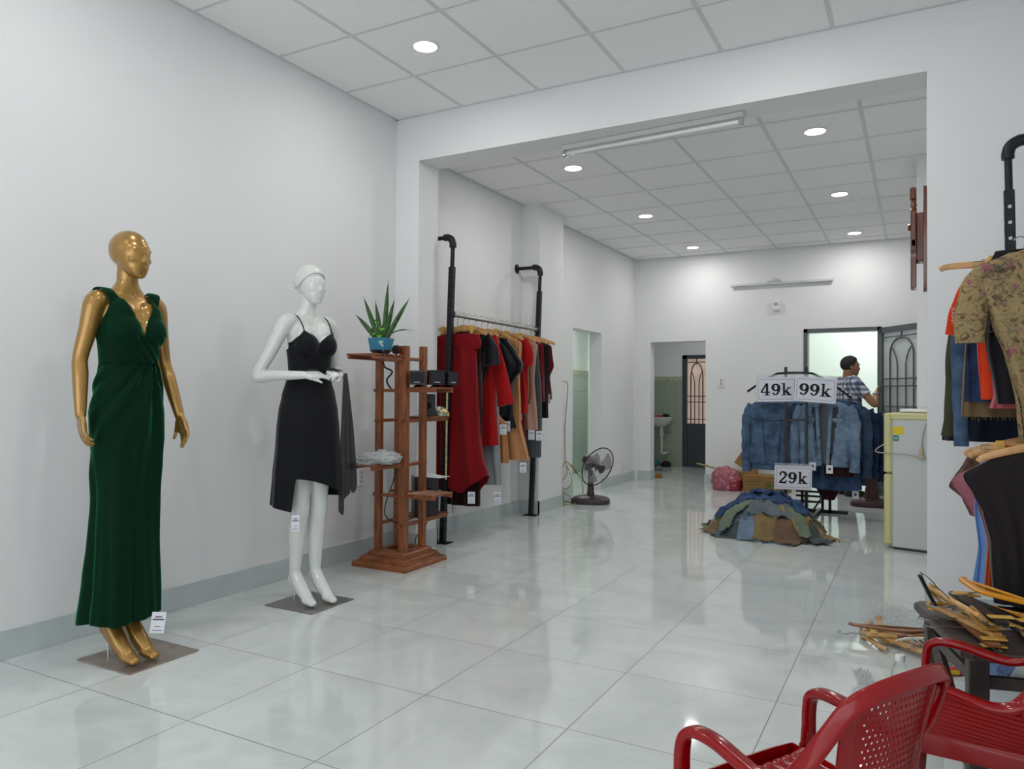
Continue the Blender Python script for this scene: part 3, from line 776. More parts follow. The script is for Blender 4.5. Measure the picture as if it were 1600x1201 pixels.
# stepped base, open in the middle
def ogee(x):  # moulding height over distance in from the edge
    return x
steps = [(.222, 0), (.222, .022), (.214, .036), (.195, .042), (.188, .044), (.186, .056), (.178, .068), (.160, .076), (.152, .078), (.150, .090), (.142, .100), (.125, .106), (.085, .108), (.080, .100), (.080, .0)]
mb = MB()
rg = [[(-h, -h*1.07, z), (h, -h*1.07, z), (h, h*1.07, z), (-h, h*1.07, z)] for h, z in steps]
mb.loft(rg, False, False); mb.build('base', M_WOODH, st, angle=25)
for (x, y, h) in ((-.105, -.105, 1.462), (.1, -.1, 1.468), (.105, .105, 1.475), (-.1, .1, 1.41)):
    s_ = .0215 if (x, y) != (.1, -.1) else .026
    MB().box((x-s_, y-s_, .09), (x+s_, y+s_, h), ch=.003).build('post', M_WOOD, st, angle=20)
def shelf(z, d, reach, label=None, wd=.12, back=.155):
    """d: direction the platform projects: '-y', '+x', '+y'"""
    rot = {'+y': 0, '+x': -pi/2, '-y': pi}[d]
    o = thing('shelf', None, None, (0, 0, z), rot); o.parent = st
    for sx in (-.098, .098): MB().box((sx-.011, -back, -.034), (sx+.011, reach, -.012), ch=.003).build('rail', M_WOODH, o, angle=20)
    b = MB(); y = .125; n = int((reach-.125)/.028)
    for i in range(n+1):
        yy = .128+i*(reach-.128-.022)/n; b.box((-wd, yy, -.012), (wd, yy+.019, .0), ch=.003)
    b.build('slats', M_WOODH, o, angle=20)
    return o
shelf(1.405, '-y', .43); shelf(1.195, '+x', .35); shelf(.992, '+y', .42); shelf(.700, '-y', .43); shelf(.492, '+x', .35); shelf(.300, '+y', .42)

# ---------------- things on the stand (stand origin at .35, 4.12)
sx0, sy0 = .35, 4.12
M_POT = mat('blue_glazed_pot', '#2f7fa0', .3, coat=.3); M_SAUC = mat('dark_saucer', '#23252b', .3); M_LEAF = mat('snake_leaf', '#2f5523', .4, var=.45, vscale=30)
M_LEAF2 = mat('pothos_leaf', '#5f9a35', .4, var=.2, vscale=30); M_SOIL = mat('soil', '#3b2f26', .9, bump=.5)
pt = thing('potted_plant', 'snake plant in a square blue pot on the top shelf of the plant stand', 'potted plant', (.425, 3.80, 1.405), .12, None, .80)
rg = [[(h*a, h*b_, z) for a, b_ in ((-1, -.93), (-.93, -1), (.93, -1), (1, -.93), (1, .93), (.93, 1), (-.93, 1), (-1, .93))] for h, z in ((.062, .018), (.074, .098), (.078, .118), (.078, .125), (.071, .125), (.069, .108))]
MB().loft(rg, True, False).build('pot', M_POT, pt, angle=30)
MB().box((-.068, -.068, .100), (.068, .068, .110)).build('soil', M_SOIL, pt, False)
MB().lathe([(.06, 0), (.085, .022), (.092, .026), (.088, .028), (.06, .006)], 12).build('saucer', M_SAUC, pt)
bl = MB()
for cx, cz in ((.045, .075), (.055, .092), (.034, .09), (.06, .060)):
    for k in range(5): bl.ell((cx+.006*cos(k*1.256), -.0735+.0*k, cz+.006*sin(k*1.256)), (.0045, .002, .0045), None, 8, 6)
bl.build('painted_flowers', mat('pale_paint_dots', '#c6d6cf', .4), pt)
def blade(p, ang, lean, L_, w_, curve=.1, m=None, name='leaf'):
    def fn(u, v):
        wd = w_*.74*(sin(pi*min(1, v*.80+.20))**.7)*(1-v**6); s_ = (u-.5)*2
        r_ = lean*v*L_+curve*v*v*L_; zz = L_*v*(1-.15*abs(lean)*v)-abs(curve)*.5*v*v*v*L_*(1 if curve > .4 else 0)*1.6
        la = atan2(lean+2*curve*v, 1.); cx_, cz_ = cos(la), -sin(la); k_ = s_*wd/2; fy = abs(s_)*wd*.18
        return V((p[0]+cos(ang)*(r_+k_*cx_)-sin(ang)*(fy+k_*.3), p[1]+sin(ang)*(r_+k_*cx_)+cos(ang)*(fy+k_*.3), p[2]+zz+k_*cz_))
    return MB().grid(fn, 6, 16, th=.002).build(name, m or M_LEAF, pt, angle=80)
# angle 28 deg is the picture's right
ar = radians(28)
for (px, off, lean, L_, w_, cv) in ((-.02, .3, -.34, .38, .052, .0), (0, .6, -.16, .34, .048, 0), (.02, -.2, .07, .50, .050, .0), (.03, .5, .22, .36, .054, 0), (.04, -.1, .46, .38, .050, .05), (-.03, .2, -.75, .24, .052, 0), (.0, 1.2, .2, .20, .045, 0), (0, -1.3, .25, .18, .05, 0), (.01, 2.4, .2, .22, .045, 0)):
    blade((px*cos(ar), px*sin(ar), .108), ar+off*.5 if lean > 0 else ar-off*.5, lean, L_, w_, cv)
for (px, lean, L_) in ((.03, .75, .19), (.035, .62, .17)):
    blade((px*cos(ar), px*sin(ar)-.01, .108), ar, lean, L_, .014, .62)
for k, (ang, r_, z, s_) in enumerate(((pi+.4, .055, .20, .05), (pi+.7, .065, .15, .045), (pi, .04, .24, .05), (-1.9, .05, .16, .05), (-1.2, .05, .14, .05), (pi+.2, .03, .27, .045), (-.9, .03, .20, .05))):
    c = (cos(ang)*r_, sin(ang)*r_, z)
    MB().grid(lambda u, v: (c[0]+cos(ang)*v*s_*.7-sin(ang)*(u-.5)*s_*sin(pi*(v*.85+.12)), c[1]+sin(ang)*v*s_*.7+cos(ang)*(u-.5)*s_*sin(pi*(v*.85+.12)), c[2]-v*v*s_*.5+abs(u-.5)*s_*.25), 6, 8, th=.001).build('pothos_leaf', M_LEAF2, pt)
    MB().tube([(0, 0, .105), (c[0]*.6, c[1]*.6, (z+.12)/2+.03), c], .0018, 6).build('stem', M_LEAF2, pt)
pc = thing('pine_cone', 'brown pine cone on the top shelf of the plant stand beside the pot', 'pine cone', (.43, 3.955, 1.405))
mb = MB(); mb.ell((0, 0, .03), (.018, .018, .028))
for i in range(9):
    for j in range(8):
        a = j*pi/4+i*.4; z = .006+i*.0062; r_ = .033*sin(pi*(.2+.75*(i/9)))**.8
        mb.tube([(cos(a)*r_*.3, sin(a)*r_*.3, z+.003), (cos(a)*r_, sin(a)*r_, z+.006)], [.003, .0065], 6, flat=(1, .5), up=(0, 0, 1))
mb.build('scales', mat('pine_cone_brown', '#4a3328', .7, var=.3, vscale=60), pc)
M_SPK = mat('black_speaker_plastic', '#1c1d22', .4, bump=.05); M_GRILL = mat('speaker_cloth', '#24252b', .8, bump=.4, bscale=500); M_LOGO = mat('pale_print', '#b9bcc2', .5)
def cube_speaker(label, x, y, z, rz, s_=.105):
    t = thing('satellite_speaker', label, 'speaker', (x, y, z), rz, 'small cube speakers')
    rg = [[(-s_*a, -s_*.48, zz), (s_*a, -s_*.48, zz), (s_*a*.85, s_*.42, zz), (-s_*a*.85, s_*.42, zz)] for a, zz in ((.46, .016), (.5, .02), (.47, s_), (.44, s_+.004))]
    MB().loft(rg).build('cabinet', M_SPK, t, angle=25)
    MB().box((-s_*.43, -s_*.5-.002, .026), (s_*.43, -s_*.47, s_-.008), ch=.004).build('grille', M_GRILL, t)
    MB().box((-.02, -s_*.5-.003, .030), (.02, -s_*.5-.0015, .0345)).build('emblem', M_LOGO, t, False)
    MB().lathe([(.034, 0), (.03, .006), (.012, .018)], 20).build('foot', M_LOGO if False else M_SPK, t)
    return t
cube_speaker('small black cube speaker, leftmost of three on the stand', .535, 4.055, 1.195, radians(28))
cube_speaker('small black cube speaker in the middle of three, turned a little', .640, 4.10, 1.195, radians(50), .108)
cube_speaker('small black cube speaker, rightmost of three, at the shelf end', .672, 4.205, 1.195, radians(80), .100)
t = thing('bookshelf_speaker', 'upright black speaker with a round driver on the third shelf of the stand', 'speaker', (.385, 4.375, .992), radians(38))
MB().box((-.055, -.06, 0), (.055, .06, .158), ch=.004).build('cabinet', M_SPK, t)
MB().torus((0, 0, 0), .030, .004, T(0, -.061, .075, rx=pi/2)).build('driver_ring', mat('dull_rose_ring', '#4a3b3d', .4), t)
MB().lathe([(.028, .0), (.012, -.008), (.001, -.006)], 24, T(0, -.060, .075, rx=pi/2)).build('driver_cone', M_GRILL, t)
t = thing('shell_ornament', 'small colourful shell ornament at the end of the third shelf', 'ornament', (.40, 4.495, .992), radians(30))
t.location = (.44, 4.49, .992)
def shellmat():
    m = bpy.data.materials.new('painted_shell'); m.use_nodes = True; nt = m.node_tree; b = nt.nodes['Principled BSDF']
    v_ = nt.nodes.new('ShaderNodeTexVoronoi'); v_.inputs['Scale'].default_value = 55; tc = nt.nodes.new('ShaderNodeTexCoord'); nt.links.new(tc.outputs['Object'], v_.inputs['Vector'])
    s_ = nt.nodes.new('ShaderNodeSeparateColor'); nt.links.new(v_.outputs['Color'], s_.inputs[0]); r = nt.nodes.new('ShaderNodeValToRGB'); r.color_ramp.interpolation = 'CONSTANT'
    cs = ['#e2d9a8', '#d2a53c', '#6d9a9a', '#e7e6dd', '#b5743a', '#4f7d6a']
    while len(r.color_ramp.elements) < 6: r.color_ramp.elements.new(.5)
    for i, c in enumerate(cs): r.color_ramp.elements[i].position = i/6; r.color_ramp.elements[i].color = (*hexc(c), 1)
    nt.links.new(s_.outputs[0], r.inputs['Fac']); nt.links.new(r.outputs['Color'], b.inputs['Base Color']); b.inputs['Roughness'].default_value = .4
    return m
mb = MB(); rg = []
for i in range(13):
    a = i/12; r_ = .045*sqrt(max(0, 1-(a*1.0-.25)**2/.6)); r_ = max(r_, .002)
    rg.append([(r_*1.1*cos(2*pi*j/24)*(1+.05*cos(6*2*pi*j/24))-.02*a, r_*.8*sin(2*pi*j/24), a*.068) for j in range(24)])
mb.loft(rg).build('shell', shellmat(), t)
# plastic bag on the fourth shelf
M_FILM = mat('clear_film', '#e9edf0', .12, trans=.55, ior=1.2, alpha=.75)
t = thing('plastic_bag', 'crumpled translucent plastic bag of white stuff on the left middle shelf', 'plastic bag', (.395, 3.84, .700), radians(0))
def crumple(rx, ry, rz_, seed, amp, nseg=90, nr=50, fr=9):
    mb = MB(); rg = []
    for i in range(nr+1):
        ph = pi*i/nr-pi/2; ring = []
        for j in range(nseg):
            a = 2*pi*j/nseg; d = V((cos(ph)*cos(a), cos(ph)*sin(a), sin(ph)))
            f = 1+amp*(abs(noise.noise(d*fr*.35+V((seed, 0, 0))))*2-.5)+amp*.45*noise.noise(d*fr+V((0, seed, 0)))
            p = V((d.x*rx*f, d.y*ry*f, d.z*rz_*f)); p.z = max(p.z, -rz_*.55); ring.append(p+V((0, 0, rz_*.55)))
        rg.append(ring)
    return mb.loft(rg)
crumple(.100, .135, .042, 3, .22, fr=5).build('contents', mat('white_cloth_stuff', '#c9c9c8', .5, var=.12, vscale=40), t, angle=80)
crumple(.115, .155, .052, 8, .28, fr=6).build('film', M_FILM, t, angle=80)
def subwoofer(label, x, y, z, rz, w_, d_, h_, grp=None):
    t = thing('subwoofer', label, 'speaker', (x, y, z), rz)
    MB().box((-w_/2, -d_/2, 0), (w_/2, d_/2, h_), ch=.006).build('cabinet', M_SPK, t)
    MB().torus((0, 0, 0), .028, .006, T(.01, -d_/2, h_*.66, rx=pi/2)).build('bass_port', M_SPK, t)
    MB().lathe([(.027, .001), (.001, .0005)], 24, T(.01, -d_/2-.0015, h_*.66, rx=pi/2)).build('port_opening', mat('void_black', '#050506', .9), t)
    for k in (-.02, .02): MB().cyl((k, -d_/2, h_*.22), (k, -d_/2-.012, h_*.22), .006).build('knob', M_SPK, t)
    return t
subwoofer('large black subwoofer box on the lowest shelf of the plant stand', .36, 4.39, .300, radians(42), .17, .22, .262)
def sheetp(u, v): return ((u-.5)*.21+.02*v, (v-.5)*.15, .002+.012*abs(u-.5)*v+.006*sin(u*5)*v)
MB().grid(sheetp, 12, 10, th=.0006).build('paper_sheet', M_TAG, None, loc=(.40, 4.40, .564), rot=(0, .04, radians(12)))
tag(bpy.data.objects['paper_sheet'], 'loose white sheet of paper lying on top of the large black subwoofer', 'paper')
# cords of the speakers
M_CORD = mat('black_cord', '#17181b', .5)
mb = MB(); mb.tube(catmull([(.27, 4.02, 1.37), (.262, 4.05, 1.33), (.285, 4.10, 1.30), (.27, 4.06, 1.24), (.28, 4.10, 1.18)], 8), .006, 8)
mb.tube(catmull([(.30, 4.16, 1.28), (.30, 4.2, .98), (.33, 4.18, .94), (.27, 4.22, .80), (.25, 4.17, .55), (.21, 4.14, .40), (.24, 4.10, .31), (.33, 4.12, .27), (.40, 4.2, .30), (.44, 4.3, .31)], 8), .004, 8)
mb.tube(catmull([(.44, 4.33, .30), (.46, 4.26, .24), (.40, 4.25, .17), (.36, 4.28, .12), (.30, 4.40, .02), (.2, 4.46, .01)], 8), .003, 8)
tag(mb.build('speaker_cable', M_CORD), 'black speaker cable winding down through the plant stand', 'cable')

# ================================================================ LEFT WALL RACK
M_BLK = mat('black_steel', '#1d1e23', .38, metal=.3, spec=.5); M_RAILM = mat('galvanised_rail', '#a9acad', .28, metal=.8)
def wall_rack(name, label, posts, xw, side, rails, holes_side):
    """posts: [(foot_xy, top_x, y)], side: +1 when the wall lies at -x"""
    t = thing(name, label, 'clothes rack', (posts[0][0], posts[0][2], 0))
    o = V(t.location)
    for (fx, tx, y) in posts:
        f = V((fx, y, 0))-o; tp = V((tx, y, 2.13))-o
        p = thing('upright', None, None, tuple(f)); p.parent = t; tl = tp-f
        q = lambda z: V((tl.x*z/2.13, 0, z))
        MB().loft([[tuple(q(z_)+V((a_, b_, 0))) for a_, b_ in ((-h_, -h_+.004), (-h_+.004, -h_), (h_-.004, -h_), (h_, -h_+.004), (h_, h_-.004), (h_-.004, h_), (-h_+.004, h_), (-h_, h_-.004))] for h_ in (.0215,) for z_ in (.004, 2.13)]).build('post', M_BLK, p, angle=20)
        MB().box((-.065, -.05, 0), (.065, .05, .008), ch=.002).build('foot_plate', M_BLK, p)
        MB().tube([q(2.10), q(2.30)], .0165, 14).build('inner_tube', M_BLK, p)
        e_ = q(2.30); r_ = .055
        el = [e_+V((0, 0, -.02)), e_+V((0, 0, .01)), e_+V((-side*.012, 0, .042)), e_+V((-side*.045, 0, .062)), e_+V((-side*.075, 0, .062))]
        MB().tube(catmull(el, 5), .0275, 14).build('elbow', M_BLK, p)
        wl = xw-fx
        MB().tube([e_+V((-side*.06, 0, .062)), V((wl, 0, e_.z+.062))], .0165, 14).build('wall_arm', M_BLK, p)
        MB().lathe([(.045, 0), (.045, .006), (.03, .012), (.018, .014)], 24, T(wl+side*.0, 0, e_.z+.062, ry=side*pi/2)).build('wall_flange', M_BLK, p)
        b = MB()
        for k in range(27):
            z = .10+k*.075
            c = q(z)
            for d_ in ((1, 0), (-1, 0), (0, 1), (0, -1)):
                n_ = V((d_[0], d_[1], 0)); cc = c+n_*.0216
                M = Matrix.Translation(cc) @ n_.to_track_quat('Z', 'Y').to_matrix().to_4x4()
                b.lathe([(.0085, -.001), (.0085, .0012), (.001, .0012)], 10, M)
        b.build('adjustment_holes', mat('hole_lit', '#c4c7c9', .6) if holes_side else mat('hole_dark', '#08080a', .9), p)  # pale discs paint the light showing through the holes, else dark discs
    for z, in [(r,) for r in rails]:
        a = posts[0]; c = posts[-1]
        xa = lerp(a[0], a[1], z/2.13); xb = lerp(c[0], c[1], z/2.13)
        ra = V((xa, a[2], z))-o; rb = V((xb, c[2], z))-o
        MB().tube([ra+V((0, .02, 0)), rb-V((0, .02, 0))], .0155, 14).build('rail', M_RAILM, t)
        for pnt, s_ in ((ra, 1), (rb, -1)): MB().box(tuple(pnt+V((-.025, s_*.02-.012, -.025))), tuple(pnt+V((.025, s_*.02+.012, .025))), ch=.003).build('rail_bracket', M_BLK, t)
    return t
wall_rack('clothes_rack', 'black pipe clothes rack on the left wall, full of red and black dresses', [(.221, .291, 4.83), (.212, .291, 6.345)], XL, 1, [1.765], False)
RZ = 1.765
def railx(y): return .279

# ---------------- hangers
M_HWOOD = woodmat('pale_hanger_wood', '#a97d45', '#cfa066', .4, (10, 10, 2)); M_WIRE = mat('hook_wire', '#8a8c8e', .3, metal=.9); M_CLIP = mat('yellow_clip', '#c9a04a', .45)
HPROTO = {}
def hanger(label, loc, rz, clips=False, cat='hanger', group=None, bar=True, w_=.21, m=None, tilt=0., drop=0.):
    key = (clips, bar, w_, (m or M_HWOOD).name)
    if key not in HPROTO:
        t = thing('clothes_hanger', 'x', 'hanger')
        # origin: the point of the hook that rests on the rail
        hk = [(.0, 0, -.105), (0, 0, -.05), (.004, 0, -.042), (.018, 0, -.032), (.0235, 0, -.016), (.021, 0, 0), (.010, 0, .011), (-.004, 0, .0135), (-.017, 0, .006), (-.021, 0, -.006)]
        MB().tube(catmull(hk, 5), .0019, 8).build('hook', M_WIRE, t)
        mm = m or M_HWOOD
        pts = []; 
        if clips:
            MB().box((-.17, -.007, -.137), (.17, .007, -.104), ch=.003).build('bar', mm, t)
            for sx in (-1, 1):
                c = thing('clip', None, None, (sx*.135, 0, -.118)); c.parent = t
                MB().box((-.014, -.013, -.045), (.014, -.008, .022), ch=.002).build('jaw', M_CLIP, c); MB().box((-.014, .008, -.045), (.014, .013, .022), ch=.002).build('jaw', M_CLIP, c)
            b = MB()
            for sx in (-1, 1): b.tube([(sx*.16, -.006, -.113), (sx*.195, -.006, -.113), (sx*.195, -.006, -.128), (sx*.16, -.006, -.128)], .0016, 6)
            b.build('end_wire', M_WIRE, t)
        else:
            arc = [(-w_, 0, -.168), (-w_*.9, 0, -.150), (-w_*.5, 0, -.122), (-w_*.2, 0, -.105), (0, 0, -.098), (w_*.2, 0, -.105), (w_*.5, 0, -.122), (w_*.9, 0, -.150), (w_, 0, -.168)]
            P_ = catmull(arc, 4); n = len(P_)
            MB().band(P_, [.034-.014*abs(2*i/(n-1)-1) for i in range(n)], .013, (0, 1, 0), p=5).build('shoulder_bar', mm, t)
            if bar: MB().cyl((-w_*.86, 0, -.157), (w_*.86, 0, -.157), .0055).build('trouser_bar', mm, t)
        HPROTO[key] = t; o = t
    else: o = copy_tree(HPROTO[key])
    o.location = loc; o.rotation_euler = (0, tilt, rz); tag(o, label, cat, group or 'wooden hangers on the racks')
    return o

# ---------------- hanging clothes
def cloth(name, col, rough=.8, sheen=.2, var=.05, **k): return mat(name, col, rough, spec=.2, sheen=sheen, var=var, vscale=9, bump=.12, bscale=160, **k)
M_RED1 = cloth('crimson_crepe', '#7a0d15'); M_RED2 = cloth('scarlet_cloth', '#9e1013'); M_BURG = cloth('burgundy_cloth', '#5e0a14'); M_BLK2 = cloth('black_satin', '#14151c', .4)
M_MAR = cloth('maroon_velvet', '#2b0f10', sheen=.5); M_SILV = cloth('silver_satin', '#8d9296', .35); M_TAN = cloth('tan_cloth', '#a9754a'); M_OLIVE = mat('olive_sequin', '#5c4a1c', .45, var=.6, vscale=120, metal=.2)
M_BLUSH = cloth('blush_cloth', '#b38a7c'); M_SHEERG = mat('grey_tulle', '#4c5156', .7, alpha=.8)
def garment(name, label, cat, x, y, m, prof, folds=.006, seed=0, hem=None, sleeves=None, group=None, top=None, extra=None, nz=40, na=96, fine=.0, facing=0., hemvis=True):
    """prof: (z, left x, right x, half depth), z relative to the hook point, x relative to it"""
    t = thing(name, label, cat, (x, y, RZ if top is None else top), facing, group)
    zt, zb = prof[0][0], prof[-1][0]; rings = []
    for i in range(nz+1):
        ring = []
        for j in range(na):
            a = 2*pi*j/na; z = lerp(zt, zb, i/nz)
            xl, xr, d = prof_at(prof, z)
            if hem:
                u = (cos(a)+1)/2; hz = hem(u, sin(a)); z = z+hz*(i/nz)**2
            c_, s_ = cos(a), sin(a); q = 2.6; k = (abs(c_)**q+abs(s_)**q)**(-1/q)
            lowk = 1.6*min(1, (zt-z)/.25+.15)
            fx = noise.noise(V((a*1.2+seed, z*1.0, seed)))*2
            dy = folds*lowk*(sin(a*7+seed+z*2+fx)+.7*sin(a*13+seed*2+fx*2+z*3))
            xx = lerp(xl, xr, .5)+(xr-xl)/2*c_*k
            ring.append((xx+folds*.5*lowk*sin(z*9+seed+a*3), d*s_*k+dy+.012*noise.noise(V((xx*4, z*3, seed))), z))
        rings.append(ring)
    b = MB().loft(rings, True, False); o = b.build('body', m, t, angle=80)
    if sleeves:
        for (pts, rad, fl, mm) in sleeves:
            P_ = catmull(pts, 6); n = len(P_)
            R_ = [lerp(rad[0], rad[1], i/(n-1)) for i in range(n)] if len(rad) == 2 else [prof_at([(-k/(len(rad)-1), rr) for k, rr in enumerate(rad)], -i/(n-1))[0] for i in range(n)]
            mb = MB(); mb.tube(P_, R_, 24, flat=(1, fl), up=(0, 1, 0))
            for vi, v_ in enumerate(mb.v):
                q = V(v_); mb.v[vi] = (q.x+.004*noise.noise(q*18), q.y+.008*noise.noise(q*14+V((seed, 0, 0))), q.z)
            mb.build('sleeve', mm or m, t, angle=80)
    if extra: extra(t)
    return t
GR = 'clothes on the left rack'
def hg(y, col, clips=False):
    return hanger('wooden hanger %s on the left rack' % col, (railx(y), y, RZ+.016), 0, clips, group='wooden hangers on the left rack')
def tagger(x, z, y=-.0, rz=.5, **k): return lambda t: price_tag(t, (x, y, z), rz, .055, .085, **k)
y = 4.93
# 1 long off shoulder red dress
hg(y, 'with clips holding the long off shoulder red dress', True)
def ex1(t):
    rings = []
    for i in range(11):
        z = -.155-.112*i/10; w_ = .200+.020*sin(i/10*pi*.9); ring = []
        for j in range(80):
            a = 2*pi*j/80; xx = cos(a)*w_
            dip = .065*max(0, 1-abs(xx+.01)/.13)**1.5*(1-i/10)
            ring.append((xx-.005, sin(a)*(.040+.010*sin(i/10*pi))+.005*sin(a*9+i*.3), z-dip))
        rings.append(ring)
    MB().loft(rings, False, False).build('folded_collar', M_RED1, t, angle=80)
    price_tag(t, (.175, -.06, -1.36), .45, .055, .09)
garment('evening_dress', 'long crimson off shoulder dress with a flared curved hem, first on the left rack', 'dress', railx(y), y, M_RED1,
    [(-.145, -.16, .155, .03), (-.25, -.185, .175, .04), (-.6, -.19, .18, .055), (-.95, -.195, .195, .065), (-1.15, -.20, .235, .08), (-1.36, -.20, .285, .09)], .006, 1,
    hem=lambda u, s_: (-.085*(sin(pi*min(1, u*1.05)))+ (.30*max(0, u-.60)**1.0) + (.15 if s_ < 0 else 0)*(1-u*.95)), extra=ex1, group=GR)
y += 0.0892; hg(y, 'behind the long red dress')
garment('velvet_skirt', 'dark maroon velvet dress whose hem shows under the long red one', 'dress', railx(y), y, M_MAR, [(-.12, -.06, .06, .02), (-.17, -.18, .17, .03), (-.6, -.16, .17, .05), (-1.49, -.15, .155, .05)], .005, 2, group=GR)
y += 0.0774; hg(y, 'carrying the short black ruffled top')
garment('satin_blouse', 'black satin top with a fluttering short sleeve beside the first red dress', 'top', railx(y), y, M_BLK2, [(-.115, -.05, .05, .02), (-.16, -.17, .20, .035), (-.33, -.18, .19, .05), (-.56, -.17, .13, .05)], .008, 3,
    sleeves=[([(.17, -.02, -.15), (.225, -.03, -.25), (.235, -.03, -.385)], (.035, .075), .5, None)], group=GR)
y += 0.1012; hg(y, 'carrying the scarlet coat dress')
garment('long_sleeve_dress', 'bright scarlet dress with long sleeves in the middle of the left rack', 'dress', railx(y), y, M_RED2, [(-.115, -.05, .05, .02), (-.16, -.17, .19, .035), (-.5, -.17, .19, .05), (-1.07, -.18, .215, .055)], .006, 4,
    sleeves=[([(.17, -.02, -.15), (.245, -.02, -.42), (.30, -.02, -.70)], (.04, .055, .075), .5, None)], hem=lambda u, s_: .05*u, group=GR)
y += 0.1012; hg(y, 'holding the silver grey skirt', True)
garment('long_skirt', 'long silver grey satin skirt hanging lowest below the scarlet dress', 'skirt', railx(y)-.02, y, M_SILV, [(-.15, -.14, .14, .025), (-.3, -.165, .165, .04), (-.9, -.175, .19, .05), (-1.35, -.185, .215, .055)], .004, 5, group=GR,
    extra=lambda t: (MB().tube([(.195*cos(a*pi/20)*1.0, .055*sin(a*pi/20), -1.335) for a in range(41)], .006, 6).build('hem_band', M_SILV, t), price_tag(t, (.215, -.06, -1.40), .4, .055, .10)))
y += 0.0952; hg(y, 'behind the scarlet dress')
garment('pencil_skirt', 'tan straight dress showing below the scarlet sleeve', 'dress', railx(y)+.06, y, M_TAN, [(-.12, -.05, .03, .02), (-.17, -.13, .05, .03), (-.78, -.13, .05, .04), (-.86, -.14, .13, .04), (-1.18, -.15, .145, .045)], .004, 6, extra=tagger(.13, -.86, -.06), group=GR)
y += 0.0833; hg(y, 'holding the large black cape sleeve dress', True)
garment('cape_dress', 'black satin dress with wide batwing sleeve in the middle of the left rack', 'dress', railx(y)+.03, y, M_BLK2, [(-.135, -.12, .08, .025), (-.17, -.15, .13, .03), (-.25, -.15, .20, .035), (-.36, -.15, .262, .04), (-.42, -.15, .250, .04), (-.47, -.15, .20, .045), (-.54, -.15, .15, .05), (-.80, -.16, .15, .05)], .009, 7, group=GR)
y += 0.0714
garment('ruffle_skirt', 'navy dress with a pleated ruffle below the scarlet sleeve', 'dress', railx(y)-.02, y, cloth('navy_cloth', '#13141f'), [(-.13, -.12, .12, .03), (-.5, -.13, .13, .045), (-.78, -.15, .16, .06), (-.90, -.17, .20, .07)], .011, 8, extra=tagger(.16, -.84, -.06), group=GR)
y += 0.0833; hg(y, 'carrying the beige flared trousers')
garment('flared_trousers', 'light tan flared dress right of the black satin dress', 'dress', railx(y)+.05, y, cloth('light_tan', '#b9855a'), [(-.12, -.05, .05, .02), (-.17, -.14, .15, .03), (-.5, -.12, .14, .04), (-.85, -.12, .14, .045), (-1.17, -.18, .225, .055)], .006, 9, extra=tagger(.19, -1.19, -.04), group=GR)
y += 0.0952; hg(y, 'carrying the second bright red dress', True)
garment('red_dress', 'bright red dress right of the black cape sleeve dress', 'dress', railx(y)+.05, y, M_RED2, [(-.13, -.12, .13, .03), (-.25, -.15, .19, .05), (-.4, -.14, .155, .045), (-.62, -.14, .17, .05), (-.78, -.14, .165, .05)], .007, 10,
    sleeves=[([(.13, -.02, -.15), (.175, -.02, -.25), (.16, -.02, -.37)], (.04, .05), .5, None)], group=GR)
y += 0.0714
garment('burgundy_dress', 'deep burgundy dress showing under the second bright red one', 'dress', railx(y), y, M_BURG, [(-.13, -.12, .12, .03), (-.5, -.13, .14, .045), (-1.02, -.14, .155, .05)], .005, 11, extra=tagger(.12, -.75, -.06), group=GR)
y += 0.0714; hg(y, 'with the narrow olive sequin dress')
garment('sequin_dress', 'narrow olive gold sequin dress near the far post of the left rack', 'dress', railx(y)+.075, y, M_OLIVE, [(-.11, -.04, .05, .02), (-.2, -.06, .085, .03), (-.6, -.06, .09, .035), (-.70, -.06, .08, .03)], .003, 12, group=GR)
y += 0.0833; hg(y, 'with the pale blush dress')
garment('blush_dress', 'pale blush dress hanging behind the olive sequin one', 'dress', railx(y)+.02, y, M_BLUSH, [(-.115, -.05, .05, .02), (-.165, -.17, .17, .035), (-.5, -.15, .13, .045), (-.93, -.15, .17, .05)], .006, 13, extra=tagger(.14, -.93, -.05), group=GR)
y += 0.0714
garment('tulle_skirt', 'sheer grey tulle skirt hanging low behind the far post', 'skirt', railx(y)+.03, y, M_SHEERG, [(-.16, -.13, .13, .03), (-.6, -.15, .16, .04), (-1.18, -.15, .16, .05)], .006, 14, extra=tagger(.17, -.94, -.05), group=GR)
y += 0.0714; hg(y, 'with the dark burgundy gown')
garment('dark_red_gown', 'dark red dress with slim sleeve beyond the far post', 'dress', railx(y)+.02, y, M_BURG, [(-.115, -.05, .05, .02), (-.165, -.18, .16, .035), (-.5, -.16, .17, .045), (-.68, -.16, .17, .05)], .007, 15, group=GR)
y += 0.0833; hg(y, 'with the narrow black dress')
garment('narrow_black_dress', 'narrow black dress between the two dark red ones at the end of the rack', 'dress', railx(y)+.04, y, cloth('dull_black', '#17161b'), [(-.115, -.05, .05, .02), (-.165, -.16, .16, .03), (-.5, -.14, .15, .04), (-.83, -.14, .15, .04)], .005, 16, group=GR)
y += 0.0892; hg(y, 'last on the left rack with its tip sticking out')
garment('last_red_dress', 'last dark red dress on the left rack, with a grey tag', 'dress', railx(y)+.01, y, M_BURG, [(-.115, -.05, .05, .02), (-.165, -.17, .17, .035), (-.35, -.14, .19, .045), (-.45, -.14, .145, .045), (-.66, -.15, .17, .05)], .006, 17, extra=tagger(.15, -.61, -.05, m=mat('grey_tag', '#9fa1a4', .6)), group=GR)
